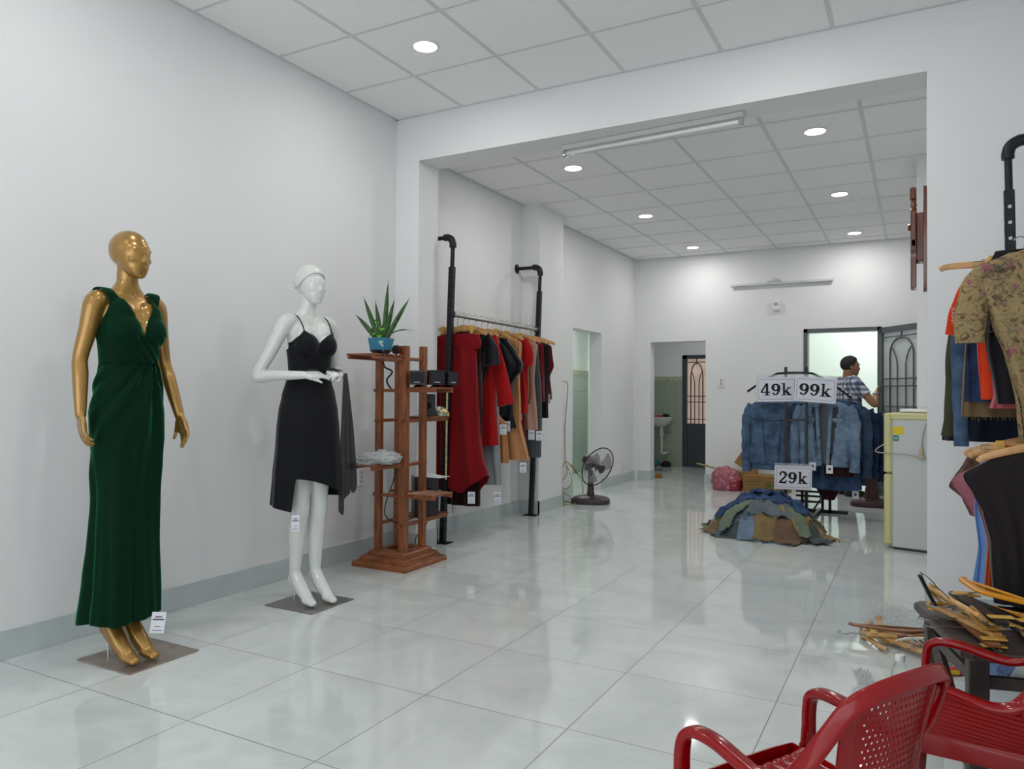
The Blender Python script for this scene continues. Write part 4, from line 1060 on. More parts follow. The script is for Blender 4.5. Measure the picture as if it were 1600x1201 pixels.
# measuring tape
tag(MB().tube([(.30, 4.76, 1.20), (.30, 4.755, .9), (.298, 4.755, .60), (.297, 4.755, .50)], .008, 6, flat=(1, .08), up=(0, 1, 0)).build('measuring_tape', mat('tape_cream', '#cdbb8d', .6, var=.35, vscale=50)), 'cream measuring tape hanging down beside the near post of the left rack', 'measuring tape')

# ================================================================ FANS
M_FANB = mat('brown_fan_plastic', '#3d3235', .45, var=.15, vscale=12); M_FANM = mat('maroon_plastic', '#44282c', .4); M_GUARD = mat('guard_wire', '#8c8e8f', .35, metal=.6); M_BLADE = mat('smoke_blade', '#a49a9c', .3, alpha=.55)
def fan(label, loc, rz, head_rz, m, hz=.385, R=.215, tilt=radians(20), stem_h=.17, bulk=1.):
    t = thing('desk_fan', label, 'fan', loc, rz)
    rg = []
    for s_, z in ((.97, 0), (1, .01), (1, .035), (.93, .055), (.70, .072), (.35, .085)):
        rg.append([((.205*cos(a))*s_*(1 if abs(cos(a)) < .99 else 1)*((abs(cos(a))**3.2+abs(sin(a))**3.2)**(-1/3.2)), .155*sin(a)*s_*((abs(cos(a))**3.2+abs(sin(a))**3.2)**(-1/3.2)), z) for a in [2*pi*j/40 for j in range(40)]])
    MB().loft(rg).build('base', m, t)
    b = MB()
    for k in range(5): b.box((-.06+k*.028, -.118, .0475), (-.04+k*.028, -.092, .056), ch=.002)
    b.build('speed_button', mat('button_beige', '#8d8580', .5), t)
    MB().loft([ring_el(z, 0, .01, a*bulk, a*.9*bulk, 20, 2.6) for z, a in ((.06, .045), (.12, .036), (.2, .030), (hz-.08, .028), (hz-.05, .020))]).build('stem', m, t)
    h = thing('fan_head', None, None, (.09*sin(head_rz-rz), -.09*cos(head_rz-rz), hz), head_rz-rz); h.parent = t; h.rotation_euler = (tilt, 0, head_rz-rz)
    MR = T(rx=pi/2)     # lathe axis z -> -y (front)
    MB().lathe([(.02, -.19), (.045, -.185), (.055, -.16), (.056, -.08), (.045, -.05), (.02, -.045)], 24, MR).build('motor', m, h)
    MB().box((-.022, .07, -.10), (.022, .14, -.03), ch=.006).build('neck', m, h)
    MB().lathe([(.03, .0), (.032, .03), (.025, .045), (.001, .05)], 24, MR).build('hub', m, h)
    for k in range(3):
        def bf(u, v, k=k):
            r_ = lerp(.03, R*.86, v); a = 2*pi*k/3+(u-.5)*lerp(.5, 1.55, v**.7)*(1-.35*v)+.4*v
            return (r_*cos(a), -.02+(u-.5)*.055*(1-.3*v), r_*sin(a))
        MB().grid(bf, 10, 12, th=.002).build('blade', M_BLADE, h)
    for nm, y0_, y1_ in (('front_guard', -.02, -.085), ('rear_guard', -.02, .045)):
        b = MB()
        for k in range(44):
            a = 2*pi*k/44
            P_ = [V((cos(a)*R*f, lerp(y1_, y0_, f**3), sin(a)*R*f)) for f in (.2, .45, .7, .88, 1)]
            b.tube(P_, .0009, 4)
        for f in (.45, .72): b.torus((0, 0, 0), R*f, .0012, T(0, lerp(y1_, y0_, f**3), 0, rx=pi/2), 40, 5)
        b.build(nm, M_GUARD, h, angle=80)
    MB().torus((0, 0, 0), R, .006, T(0, -.02, 0, rx=pi/2), 64, 8).build('guard_ring', M_BLK, h)
    MB().lathe([(.046, 0), (.046, .006), (.03, .012), (.001, .013)], 28, T(0, -.083, 0, rx=pi/2)).build('badge', m, h)
    return t
fan('brown desk fan with a round wire guard on the floor by the left doorway', (.385, 7.40, 0), radians(15), radians(66), M_FANB, hz=.40)
fan('maroon desk fan behind the denim rack beside the fridge', (3.02, 8.72, 0), radians(5), radians(-100), M_FANM, hz=.50, R=.19, bulk=1.9)
# yellow extension cord
mb = MB()
mb.tube(catmull([(XL+.02, 7.35, 1.285), (XL+.05, 7.40, 1.29), (XL+.05, 7.44, 1.20), (.06, 7.45, .8), (.075, 7.43, .42)], 8), .004, 8)
tag(mb.build('power_cable', mat('grey_cord', '#6f6c62', .5)), 'thin grey cable hanging from the socket by the left doorway', 'cable')
mb = MB()
mb.tube(catmull([(.075, 7.43, .42), (.065, 7.30, .30), (.10, 7.2, .16), (.20, 7.30, .05), (.10, 7.25, .01), (.08, 7.15, .008), (.25, 7.15, .008), (.30, 7.30, .01), (.24, 7.42, .012)], 8), .0045, 8)
mb.tube(catmull([(.08, 7.43, .43), (.17, 7.46, .34), (.24, 7.5, .22), (.27, 7.45, .08), (.22, 7.35, .01), (.12, 7.3, .01)], 8), .0045, 8)
mb.tube(catmull([(.075, 7.43, .41), (.12, 7.38, .30), (.06, 7.36, .20), (.13, 7.3, .14), (.19, 7.36, .22), (.10, 7.42, .38)], 8), .0045, 8)
mb.tube(catmull([(.08, 7.43, .43), (.17, 7.42, .36), (.20, 7.44, .30), (.22, 7.40, .33), (.15, 7.42, .39)], 6), .006, 8)
tag(mb.build('extension_cord', mat('yellow_cord', '#8f8a3d', .5)), 'tangled yellow extension cord beside the fan', 'cord')
# ================================================================ DOORS
M_DOOR = mat('dark_grey_door_paint', '#3c4348', .35); M_DOORG = mat('grey_door_paint', '#50565a', .4, var=.08, vscale=6)
M_GLASS = mat('frosted_glass', '#e3eaea', .35, trans=.45, ior=1.1, alpha=1)
# grey framed doorway and the leaf that stands open into the room
fr = MB(); 
for lo, hi in (((D20, YW-.012, 0), (D20+.045, YW+.16, D2H)), ((D21-.045, YW-.012, 0), (D21, YW+.16, D2H)), ((D20, YW-.012, D2H-.045), (D21, YW+.16, D2H))): fr.box(lo, hi)
struct(fr.build('door_1', M_DOORG, smooth=False))
def grille(b, w_, z0, z1, lean=0):
    r_ = .0075
    zz = [z1-.055, lerp(z0, z1, .42), lerp(z0, z1, .33), z0+.07]
    for z in zz: b.cyl((.0, 0, z), (w_, 0, z), r_, 6)
    c = w_/2; wd = w_*.30; ztop = z1-.075; zs = lerp(z0, z1, .70)
    for s_ in (-1, 1):
        P_ = [(c+s_*wd, 0, z0), (c+s_*wd, 0, zs-.05)]+[(c+s_*wd*cos(a*pi/2/8)**.8 if a < 8 else c, 0, zs+(ztop-zs)*sin(a*pi/2/8)) for a in range(0, 9)]
        b.tube(P_, r_*1.25, 6)
        P2 = [(c+s_*wd*.36, 0, z0), (c+s_*wd*.36, 0, zs-.10), (c+s_*wd*.45, 0, zs-.02), (c+s_*wd*.66, 0, zs+.06), (c+s_*wd*.80, 0, zs+.09)]
        b.tube(P2, r_, 6)
    b.cyl((c, 0, ztop), (c, 0, z1), r_*1.2, 6)
leaf = thing('door_2', None, None, (D21-.01, YW-.03, 0), 0); leaf['kind'] = 'structure'
leaf.rotation_euler = (0, 0, atan2(9.19-YW, 3.50-D21))
LW = .80
b = MB()
for lo, hi in (((0, -.02, .01), (.055, .02, D2H-.02)), ((LW-.055, -.02, .01), (LW, .02, D2H-.02)), ((0, -.02, D2H-.085), (LW, .02, D2H-.02)), ((0, -.02, .01), (LW, .02, .12)), ((0, -.02, .90), (LW, .02, .97))): b.box(lo, hi)
b.box((.05, -.012, .1), (LW-.05, .012, .92)); b.build('leaf_frame', M_DOORG, leaf, False)
b = MB(); grille(b, LW-.11, .97, D2H-.085); b.build('iron_grille', M_DOORG, leaf, loc=(.055, -.012, 0))
MB().box((.05, .004, .96), (LW-.05, .009, D2H-.08)).build('pane', M_GLASS, leaf, False)
b = MB(); b.box((LW-.05, -.03, 1.18), (LW-.02, -.015, 1.32), ch=.004); b.cyl((LW-.035, -.03, 1.25), (LW-.035, -.06, 1.25), .012); b.cyl((LW-.035, -.055, 1.25), (LW-.13, -.055, 1.25), .008); b.build('door_handle', M_CHROME, leaf)
# dark kitchen door with iron grille and bright panes
kd = thing('door_3', None, None, (.105, YK+.0, 0)); kd['kind'] = 'structure'
b = MB(); KW, KZ = .84, 1.80
for lo, hi in (((0, -.03, 0), (.07, .03, KZ)), ((KW-.07, -.03, 0), (KW, .03, KZ)), ((0, -.03, KZ-.06), (KW, .03, KZ)), ((0, -.02, 0), (KW, .02, .70)), ((KW*.5-.03, -.03, 0), (KW*.5+.03, .03, KZ))): b.box(lo, hi)
b.build('leaf_frame', M_DOOR, kd, False)
for x in (.07, KW*.5+.03):
    b = MB(); w_ = KW*.5-.10; grille(b, w_, .70, KZ-.06); b.build('iron_grille', mat('dark_iron', '#3a2f2c', .5), kd, loc=(x, -.018, 0))
def dusty():
    m = bpy.data.materials.new('lit_dusty_pane'); m.use_nodes = True; nt = m.node_tree; b = nt.nodes['Principled BSDF']
    b.inputs['Base Color'].default_value = (*hexc('#d8cfc8'), 1); b.inputs['Roughness'].default_value = .6; b.inputs['Transmission Weight'].default_value = .85; b.inputs['IOR'].default_value = 1.05
    return m
MB().box((.06, .005, .68), (KW-.06, .012, KZ-.05)).build('pane', dusty(), kd, False)
# outdoors behind the kitchen door: a sunlit yard wall
wallboxes('wall_yard', [((-.5, 13.2, 0), (2.4, 13.3, 2.6))], mat('yard_wall', '#b9a79d', .9, var=.35, vscale=6))
# kitchen basin
t = thing('wash_basin', 'white ceramic wash basin on the green tiled kitchen wall', 'wash basin', (-.20, YK-.01, .80))
def bas(r_, z, d=1.): return [(max(-.2, min(.2, .2*r_*cos(a))), -.17+(.17*r_*sin(a)) if sin(a) < 0 else min(0, -.17+.17*r_*sin(a)), z) for a in [2*pi*j/40 for j in range(40)]]
M_CER = mat('white_ceramic', '#d7dad6', .15, coat=.5)
MB().loft([bas(.25, -.155), bas(.5, -.14), bas(.8, -.08), bas(.97, -.02), bas(1, 0), bas(.93, 0), bas(.75, -.06), bas(.3, -.11)]).build('bowl', M_CER, t)
b = MB(); b.tube([(0, -.15, -.15), (0, -.15, -.30), (.0, -.15, -.31)], .030, 14); b.tube(catmull([(0, -.15, -.28), (.005, -.15, -.40), (0, -.15, -.54), (.0, -.13, -.585), (.05, -.10, -.59), (.06, -.02, -.58)], 5), .020, 12); b.build('waste_pipe', mat('white_pvc', '#cfd2cd', .3), t)
MB().tube([(.02, -.02, -.25), (.14, -.03, -.25)], .006, 8).build('supply_valve', M_CHROME, t)
MB().tube(catmull([(0, -.03, 0), (0, -.03, .05), (0, -.08, .07), (0, -.10, .06)], 4), .008, 8).build('tap', M_CHROME, t)
tag(MB().box((-.065, -.025, 0), (.065, .025, .024), ch=.006).build('soap_box', mat('red_plastic', '#c22a4a', .35), None, loc=(-.24, YK-.20, .802)), 'red soap box on the edge of the wash basin', 'soap box')
tag(crumple(.055, .035, .03, 5, .3, 30, 16).build('scrub_pad', mat('dark_sponge', '#25221f', .9), None, loc=(-.12, YK-.2, .804)), 'dark scrubbing pad on the edge of the wash basin', 'scrub pad')
t = thing('basin_tub', 'turquoise plastic tub on the kitchen floor below the wash basin', 'tub', (-.36, YK-.22, 0))
MB().lathe([(.09, 0), (.13, .05), (.15, .09), (.155, .09), (.135, .05), (.09, .01)], 28).build('tub', mat('turquoise_plastic', '#3e93ac', .35), t)
tag(crumple(.08, .07, .055, 12, .35, 40, 20).build('dark_bundle', mat('dark_bundle_cloth', '#2c2524', .9), None, loc=(-.12, YK-.16, 0)), 'dark crumpled bundle on the kitchen floor next to the tub', 'bundle')
tag(crumple(.16, .09, .02, 14, .3, 40, 16).build('floor_rag', mat('green_rag', '#5d6a4c', .9, var=.4, vscale=20), None, loc=(-.15, 11.15, 0)), 'greenish rag on the kitchen floor in front of the tub', 'rag')
M_CARD = mat('cardboard', '#8d6b3a', .85, var=.08, vscale=4)
tag(MB().box((-.20, -.12, 0), (.20, .12, .06), ch=.002).build('cardboard_box', M_CARD, None, loc=(.12, 10.20, 0), rot=(0, 0, radians(-55))), 'flat cardboard box lying just inside the kitchen doorway', 'cardboard box')

# ================================================================ FRIDGE
M_FRW = mat('fridge_side_white', '#bfc3c4', .4); M_FRY = mat('yellowed_door', '#c9c68f', .4, var=.05, vscale=3)
t = thing('refrigerator', 'small white two door refrigerator with yellowed edge standing side on against the pier', 'refrigerator', (3.475, 6.295, 0))
t.location = (3.505, 6.30, 0); t.rotation_euler = (0, 0, radians(-11))
F0 = -.245
MB().box((F0+.01, -.0, .015), (.27, .26, 1.0), ch=.012).build('cabinet', M_FRW, t)
MB().box((F0-.005, -.006, .975), (.275, .266, 1.028), ch=.014).build('top_panel', M_FRY, t)
MB().box((F0-.045, -.008, .575), (F0+.012, .268, 1.026), ch=.016).build('freezer_door', M_FRY, t)
MB().box((F0-.045, -.008, .035), (F0+.012, .268, .565), ch=.016).build('door', M_FRY, t)
MB().box((F0+.02, .01, 0), (.25, .25, .02)).build('foot', M_BLK, t, False)
MB().box((F0+.018, -.0025, .868), (F0+.095, 0, .925)).build('yellow_sticker', mat('yellow_sticker', '#d9c21a', .5), t, False)
b = MB().prism([(.0215*((abs(cos(a))**4+abs(sin(a))**4)**-.25)*cos(a), .0215*((abs(cos(a))**4+abs(sin(a))**4)**-.25)*sin(a)) for a in [2*pi*k/32 for k in range(32)]], .002, T(F0+.040, -.0005, .838, rx=pi/2))
g_ = b.build('green_sticker', mat('green_sticker', '#2f7a5a', .5), t, False)
b = MB(); 
for z in (.831, .841): b.box((F0+.025, -.0034, z), (F0+.055, -.0024, z+.0035))
b.build('sticker_print', M_TAG, g_, False)
b = MB(); b.tube(catmull([(.20, .05, 1.04), (.09, -.0, 1.035), (.03, -.015, 1.00), (-.015, -.012, .90), (-.03, -.010, .78)], 8), .004, 8)
b.tube(catmull([(F0-.04, -.01, .79), (F0-.095, -.02, .745), (F0-.07, -.02, .725), (F0+.1, -.010, .72), (-.03, -.010, .70), (.06, -.010, .675), (.25, -.010, .58)], 8), .004, 8)
cb = b.build('power_cord', mat('cord_cream', '#a8a493', .5), t)
b = MB(); b.lathe([(.012, 0), (.016, .02), (.014, .045), (.007, .07)], 14, T(-.03, -.018, .71)); b.lathe([(.022, 0), (.024, .01), (.016, .022)], 14, T(-.03, -.018, .695)); b.build('plug', mat('plug_cream', '#b3a98d', .5), cb)
tag(MB().box((-.16, -.09, 0), (.16, .11, .028), ch=.012).build('plastic_tray', M_WPL, None, loc=(3.50, 6.45, 1.030), rot=(0, 0, radians(-11))), 'white plastic tray lying on top of the refrigerator', 'tray')

# ================================================================ CARVED WALL PIECE on the pier
M_CARV = woodmat('polished_red_wood', '#4a2110', '#73371b', .25, (8, 8, 2), .6)
t = thing('wall_clock', 'carved reddish wood wall clock seen edge on, hanging on the right pier', 'wall clock', (XR, 4.66, -.095))
MB().loft([[(x, y, z) for x, y in ((-.017, -w_), (0, -w_), (0, w_), (-.017, w_))] for z, w_ in ((1.82, .02), (1.835, .045), (1.90, .06), (2.2, .075), (2.36, .07), (2.39, .05))]).build('back_board', M_CARV, t, angle=20)
MB().box((-.05, -.065, 1.985), (-.017, .065, 2.245), ch=.003).build('case', M_CARV, t)
b = MB(); b.box((-.078, -.075, 1.84), (-.05, .075, 2.10), ch=.004); b.build('lower_front', M_CARV, t)
b = MB(); b.tube([(-.078, 0, 2.02), (-.05, 0, 2.02)], [.078, .078], 32); b.box((-.078, -.075, 2.06), (-.05, .075, 2.255), ch=.006); b.lathe([(.016, 0), (.02, .006), (.014, .014)], 20, T(-.078, 0, 2.18, ry=-pi/2)); b.build('upper_front', M_CARV, t)
b = MB()
for s_ in (-.052, .052): b.lathe([(.012, 0), (.016, .008), (.010, .016), (.015, .026), (.017, .036), (.011, .048), (.014, .056), (.012, .062)], 16, T(-.064, s_, 2.255))
b.build('turned_finial', M_CARV, t)
MB().box((-.082, -.08, 2.315), (-.050, .08, 2.385), ch=.012).build('crest', M_CARV, t)

# ================================================================ CARDBOARD BOXES AND BAG AT THE FAR WALL
def carton(label, loc, rz, w_, d_, h_, flaps=True, art=False):
    t = thing('cardboard_box', label, 'cardboard box', loc, rz)
    MB().box((-w_/2, -d_/2, 0), (w_/2, d_/2, h_), ch=.004).build('carton', M_CARD, t)
    if flaps:
        for sy in (-1, 1):
            MB().box((-w_/2, 0, 0), (w_/2, d_*.46, .004)).build('flap', mat('cardboard_inner', '#a5834f', .85), t, False, (0, sy*d_/2, h_+.001), (radians(35) if sy > 0 else radians(180-35), 0, 0))
    if art:
        g = mat('green_print', '#55612f', .8)
        MB().lathe([(.052, 0), (.052, .001), (.04, .0012)], 28, T(w_*.12, -d_/2, h_*.45, rx=pi/2), c0=False, c1=False).build('printed_ring', g, t)
        b = MB(); b.box((w_*.07, -d_/2-.0012, h_*.36), (w_*.17, -d_/2, h_*.56)); b.box((-w_*.42, -d_/2-.0012, h_*.62), (-w_*.1, -d_/2, h_*.67)); b.box((-w_*.35, -d_/2-.0012, h_*.45), (-w_*.12, -d_/2, h_*.49)); b.build('print', g, t, False)
    return t
carton('long cardboard box with green print on the floor behind the denim rack', (1.86, 9.34, 0), radians(-4), .50, .30, .20, False, True)
carton('cardboard box standing behind the pink bag', (1.50, 9.50, 0), radians(4), .42, .26, .215, False)
tag(MB().box((-.14, -.004, -.12), (.14, .004, .12)).build('cardboard_sheet', M_CARD, None, loc=(1.62, 9.52, .345), rot=(radians(-12), radians(32), 0)), 'folded piece of cardboard sticking up left of the denim jackets', 'cardboard')
tag(MB().box((-.20, -.02, -.008), (.20, .02, .008)).build('wooden_slat', mat('raw_wood', '#a08a58', .7), None, loc=(1.14, 9.60, .235), rot=(0, radians(12), radians(-5))), 'thin wooden slat sticking out left of the pink bag', 'slat')
t = thing('plastic_bag', 'bulging pink and red plastic bag on the floor between the kitchen doorway and the boxes', 'plastic bag', (1.38, 9.29, 0), radians(10))
M_PINK = mat('pink_film', '#a05864', .22, var=.25, vscale=18, bump=.4, bscale=30, coat=.5); M_RB = mat('red_film', '#8f1f30', .25, coat=.5, bump=.4, bscale=30)
crumple(.165, .13, .185, 21, .16, 80, 44, 6).build('bag', M_PINK, t, angle=80)
crumple(.10, .10, .125, 23, .15, 60, 34, 6).build('red_bag_inside', M_RB, t, loc=(.10, -.03, 0), angle=80)

# ================================================================ DENIM RACK
DR = thing('display_rack', 'black steel four way display rack loaded with denim jackets in the back room', 'clothes rack', (2.44, 7.6, 0))
b = MB()
PA, PB = (-.070, -.28), (.1095, -.28)
for (x, y) in (PA, PB): MB().box((x-.0125, y-.0125, .0), (x+.0125, y+.0125, 1.42), ch=.002).build('post', M_BLK, DR)
for (x, y) in ((PA[0]+.06, .38), (PB[0]+.07, .38)): MB().box((x-.0125, y-.0125, .0), (x+.0125, y+.0125, 1.30), ch=.002).build('post', M_BLK, DR)
b = MB()
for z in (1.365, .93): b.box((PA[0], PA[1]-.011, z-.012), (PB[0], PA[1]+.011, z+.012))
for z in (.10, .155, .20): b.box((PA[0]+.0, .37, z-.01), (PB[0]+.08, .39, z+.01))
for z in (.08,): b.box((PA[0]-.2, PA[1]-.011, z-.014), (PB[0], PA[1]+.011, z+.014))
b.box((PA[0]-.2, .36, 0.0), (PB[0]+.30, .40, .03)); b.box((PA[0]-.05, PA[1]-.06, 0), (PA[0]-.02, .5, .028)); b.box((PB[0]+.02, PA[1]-.02, 0), (PB[0]+.05, .5, .028))
b.box((.235, .36, .0), (.26, .39, .32))
b.tube([(PB[0]+.02, .0, .06), (PB[0]+.17, .30, .32)], .008, 8)
b.build('cross_bars', M_BLK, DR)
ARML = [(PA[0], PA[1], 1.365), (PA[0]-.07, PA[1]-.02, 1.36), (PA[0]-.18, PA[1]-.03, 1.305), (PA[0]-.34, PA[1]-.04, 1.19)]
ARMR = [(PB[0], PB[1], 1.365), (PB[0]+.05, PB[1]+.0, 1.36), (PB[0]+.18, PB[1]+.1, 1.29), (PB[0]+.36, PB[1]+.25, 1.14)]
for A_ in (ARML, ARMR): MB().tube(A_, .011, 8).build('sloping_arm', M_BLK, DR)
MB().tube([(PA[0]+.1, .38, 1.29), (PA[0]-.1, .5, 1.18)], .011, 8).build('sloping_arm', M_BLK, DR)
b = MB()
for k in range(6):
    p = V(ARMR[2]).lerp(V(ARMR[3]), k/6); b.box((p.x-.03, p.y-.002, p.z-.008), (p.x+.03, p.y+.002, p.z+.008)); p = V(ARML[1]).lerp(V(ARML[3]), k/6)
b.build('size_markers', mat('zebra', '#d5d6d8', .5), DR)

def denimmat(name, c, c2=None, rough=.85):
    m = bpy.data.materials.new(name); m.use_nodes = True; nt = m.node_tree; L = nt.links; b = nt.nodes['Principled BSDF']
    tc = nt.nodes.new('ShaderNodeTexCoord'); n = nt.nodes.new('ShaderNodeTexNoise'); n.inputs['Scale'].default_value = 11; n.inputs['Detail'].default_value = 8; n.inputs['Roughness'].default_value = .65
    L.new(tc.outputs['Object'], n.inputs['Vector']); r = nt.nodes.new('ShaderNodeValToRGB'); e = r.color_ramp.elements
    a = hexc(c); d = hexc(c2) if c2 else tuple(min(1, x*1.7) for x in a)
    e[0].position = .36; e[0].color = (*a, 1); e[1].position = .68; e[1].color = (*d, 1)
    L.new(n.outputs['Fac'], r.inputs['Fac']); L.new(r.outputs['Color'], b.inputs['Base Color']); b.inputs['Roughness'].default_value = rough; b.inputs['Specular IOR Level'].default_value = .15
    n2 = nt.nodes.new('ShaderNodeTexNoise'); n2.inputs['Scale'].default_value = 25; L.new(tc.outputs['Object'], n2.inputs['Vector']); bp = nt.nodes.new('ShaderNodeBump'); bp.inputs['Strength'].default_value = .5; bp.inputs['Distance'].default_value = .01
    L.new(n2.outputs['Fac'], bp.inputs['Height']); L.new(bp.outputs['Normal'], b.inputs['Normal'])
    return m
D1 = denimmat('mid_blue_denim', '#3a4d67', '#5c7490'); D2 = denimmat('light_blue_denim', '#5a6f88', '#8299af'); D3 = denimmat('dark_blue_denim', '#18233b', '#2b3c5c'); D4 = denimmat('jeans_blue', '#26364f', '#3f5676'); D5 = denimmat('slate_denim', '#2c3c52', '#43566f')
M_STITCH = mat('seam_stitch', '#26374e', .9); M_STITL = mat('seam_light', '#8098b0', .9); M_BUT = mat('metal_button', '#4b4f57', .4, metal=.7)
def jacket(label, x, y, ztop, m, rz=0, w_=.40, L_=.62, back=False, seed=1, sleeve=.60, detail=True, group='denim jackets on the display rack'):
    t = thing('denim_jacket', label, 'jacket', (x, y, ztop), rz, group)
    prof = [(0, -.075, .075, .035), (-.025, -w_*.38, w_*.38, .05), (-.06, -w_*.49, w_*.49, .055), (-.22, -w_*.50, w_*.50, .070), (-.45, -w_*.49, w_*.49, .070), (-L_+.06, -w_*.485, w_*.485, .066), (-L_+.05, -w_*.46, w_*.46, .062), (-L_, -w_*.46, w_*.46, .062)]
    rings = []
    for i in range(50):
        z = lerp(0, -L_, i/49); xl, xr, d = prof_at(prof, z); ring = []
        for j in range(100):
            a = 2*pi*(j+.5)/100-pi/2; c_, s_ = cos(a), sin(a); q = 3.0; k = (abs(c_)**q+abs(s_)**q)**(-1/q)
            n_ = noise.noise(V((c_*3+seed, s_*2, z*7)))*.020*min(1, -z*6)+.006*sin(a*9+seed+z*12)*min(1, -z*4)
            ring.append(((xr-xl)/2*c_*k+n_*c_, d*s_*k+n_*s_, z))
        rings.append(ring)
    # open front: leave out the faces nearest the middle of the front on the open jacket
    b = MB(); n = 100; op = 0 if back else 9
    vs = [V(p) for r in rings for p in r]; fs = []
    for i in range(49):
        g = int(op*(1-.55*(i/49)))
        for j in range(n):
            jj = min(j, n-1-j)
            if g and jj < g: continue
            fs.append((i*n+j, i*n+(j+1) % n, (i+1)*n+(j+1) % n, (i+1)*n+j))
    b.add(vs, fs); o = b.build('body', m, t, angle=80); solidify(o, .004, -1)
    for sx in (-1, 1):
        P_ = catmull([(sx*w_*.44, 0, -.06), (sx*w_*.545, -.01, -.16), (sx*w_*.585, -.02, -.34), (sx*w_*.575, -.02, -sleeve)], 7); nn = len(P_)
        mb = MB(); mb.tube(P_, [lerp(.058, .040, i/(nn-1)) for i in range(nn)], 26, flat=(1, .72), up=(0, 1, 0))
        for vi, v_ in enumerate(mb.v):
            q = V(v_); k_ = noise.noise(q*22+V((seed*3, 0, 0)))*.012; mb.v[vi] = (q.x+k_, q.y+k_, q.z)
        sl = mb.build('sleeve', m, t, angle=80)
        MB().tube([(sx*w_*.577, -.02, -sleeve+.045), (sx*w_*.575, -.02, -sleeve-.004)], .043, 20, flat=(1, .75), up=(0, 1, 0)).build('cuff', m, sl)
    if not back:
        for sx in (-1, 1):
            pl = [V((sx*(.062-.03*(i/12)), -prof_at(prof, -.03-(L_-.04)*i/12)[2]*1.0-.008, -.03-(L_-.04)*i/12)) for i in range(13)]
            MB().band(pl, .030, .006, (0, 1, 0)).build('placket', m, t)
            b = MB(); b.grid(lambda u, v: (sx*lerp(.015, .085, u)+sx*.03*v, -.062-.018*sin(v*pi)-.03*v, .018-.095*v*(1-.3*u)+.012*(1-u)), 8, 8, th=.004); b.build('collar', m, t)
            if detail:
                cx = sx*w_*.275
                p_ = MB().prism([(-.045, .02), (.045, .02), (.045, -.008), (0, -.03), (-.045, -.008)], .005, T(cx, -.078, -.17, rx=pi/2)); pk = p_.build('pocket_flap', m, t)
                MB().lathe([(.007, 0), (.006, .003), (.001, .004)], 12, T(cx, -.085, -.185, rx=pi/2)).build('button', M_BUT, pk)
                b = MB(); b.tube([(cx-.05, -.079, -.145), (cx+.05, -.079, -.145)], .0022, 5); b.tube([(cx-sx*.03, -.079, -.20), (cx-sx*.055, -.075, -L_+.07)], .0022, 5); b.build('seam', M_STITCH, t)
        for k in range(5): MB().lathe([(.0085, 0), (.007, .004), (.001, .005)], 14, T(-.04+.0*k, -.086, -.12-k*.105, rx=pi/2)).build('button', M_BUT, t)
        MB().grid(lambda u, v: (lerp(-.10, .10, u), .055-.02*sin(u*pi)+.006*sin(v*9+u*4), lerp(-.01, -L_+.02, v)), 10, 12).build('lining', mat('lining_grey', '#6f757c', .9), t)
    else:
        b = MB(); P_ = [V((lerp(-w_*.46, w_*.46, i/16), -.084, -.17-.02*cos((i/8-1)*pi/2))) for i in range(17)]; b.tube(P_, .003, 5)
        for sx in (-1, 1): b.tube([(sx*.085, -.084, -.17), (sx*.055, -.080, -L_+.06)], .003, 5)
        b.tube([(-w_*.47, -.074, -L_+.055), (w_*.47, -.074, -L_+.055)], .003, 5); b.build('seam', M_STITCH, t)
        MB().grid(lambda u, v: (lerp(-.10, .10, u), -.03-.035*v, .02-.06*v+.01*sin(u*pi)), 12, 6, th=.004).build('collar', m, t)
    return t
ZJ = 1.105
jacket('mid blue denim jacket seen from the back, front of the left group', 2.215, 7.51, ZJ+.0, D1, radians(8), .40, .66, True, 1, .68)
jacket('light blue open denim jacket with two chest pockets, front of the right group', 2.695, 7.45, ZJ-.0, D2, radians(-3), .44, .60, False, 2, .64)
jacket('mid blue denim jacket hanging second in the left group', 2.185, 7.69, ZJ+.01, D5, radians(4), .40, .62, True, 3, .66, False)
jacket('slate blue denim jacket between the two front ones', 2.42, 7.83, ZJ+.0, D1, radians(-10), .40, .62, True, 4, .62, False)
jacket('dark blue denim jacket directly behind the light open one', 2.80, 7.62, ZJ-.02, D5, radians(-6), .42, .62, True, 5, .68, False)
jacket('very dark blue denim jacket third in the right group', 2.85, 7.77, ZJ-.03, D3, radians(-8), .42, .60, True, 6, .68, False)
jacket('dark denim jacket last in the right group beside the fridge', 2.90, 7.92, ZJ-.07, D3, radians(-10), .44, .62, True, 7, .68, False)
# jeans skirts and dark clothes lower down
def lower(name, label, cat, x, y, zt, m, prof, seed, **k): return garment(name, label, cat, x, y, m, prof, .006, seed, top=zt, group='clothes low on the display rack', **k)
lower('denim_skirt', 'blue denim skirt hanging below the light open jacket', 'skirt', 2.74, 7.55, .62, D4, [(0, -.16, .16, .03), (-.15, -.19, .24, .06), (-.32, -.20, .26, .07)], 31, hem=lambda u, s_: -.02*sin(u*pi))
lower('denim_skirt', 'wide blue denim skirt hem behind the first one', 'skirt', 2.88, 7.72, .60, D4, [(0, -.16, .16, .03), (-.28, -.20, .15, .07)], 32)
lower('dark_blouse', 'black top between the light jacket and the denim skirt', 'top', 2.83, 7.46, .62, M_MAR, [(0, -.10, .10, .03), (-.14, -.15, .13, .05), (-.2, -.14, .12, .05)], 33)
lower('black_garment', 'black cone shaped garment edge hanging at the right end of the denim rack', 'dress', 2.99, 7.95, .86, cloth('washed_black', '#26272b'), [(0, -.04, .04, .03), (-.44, -.14, .14, .08)], 34)
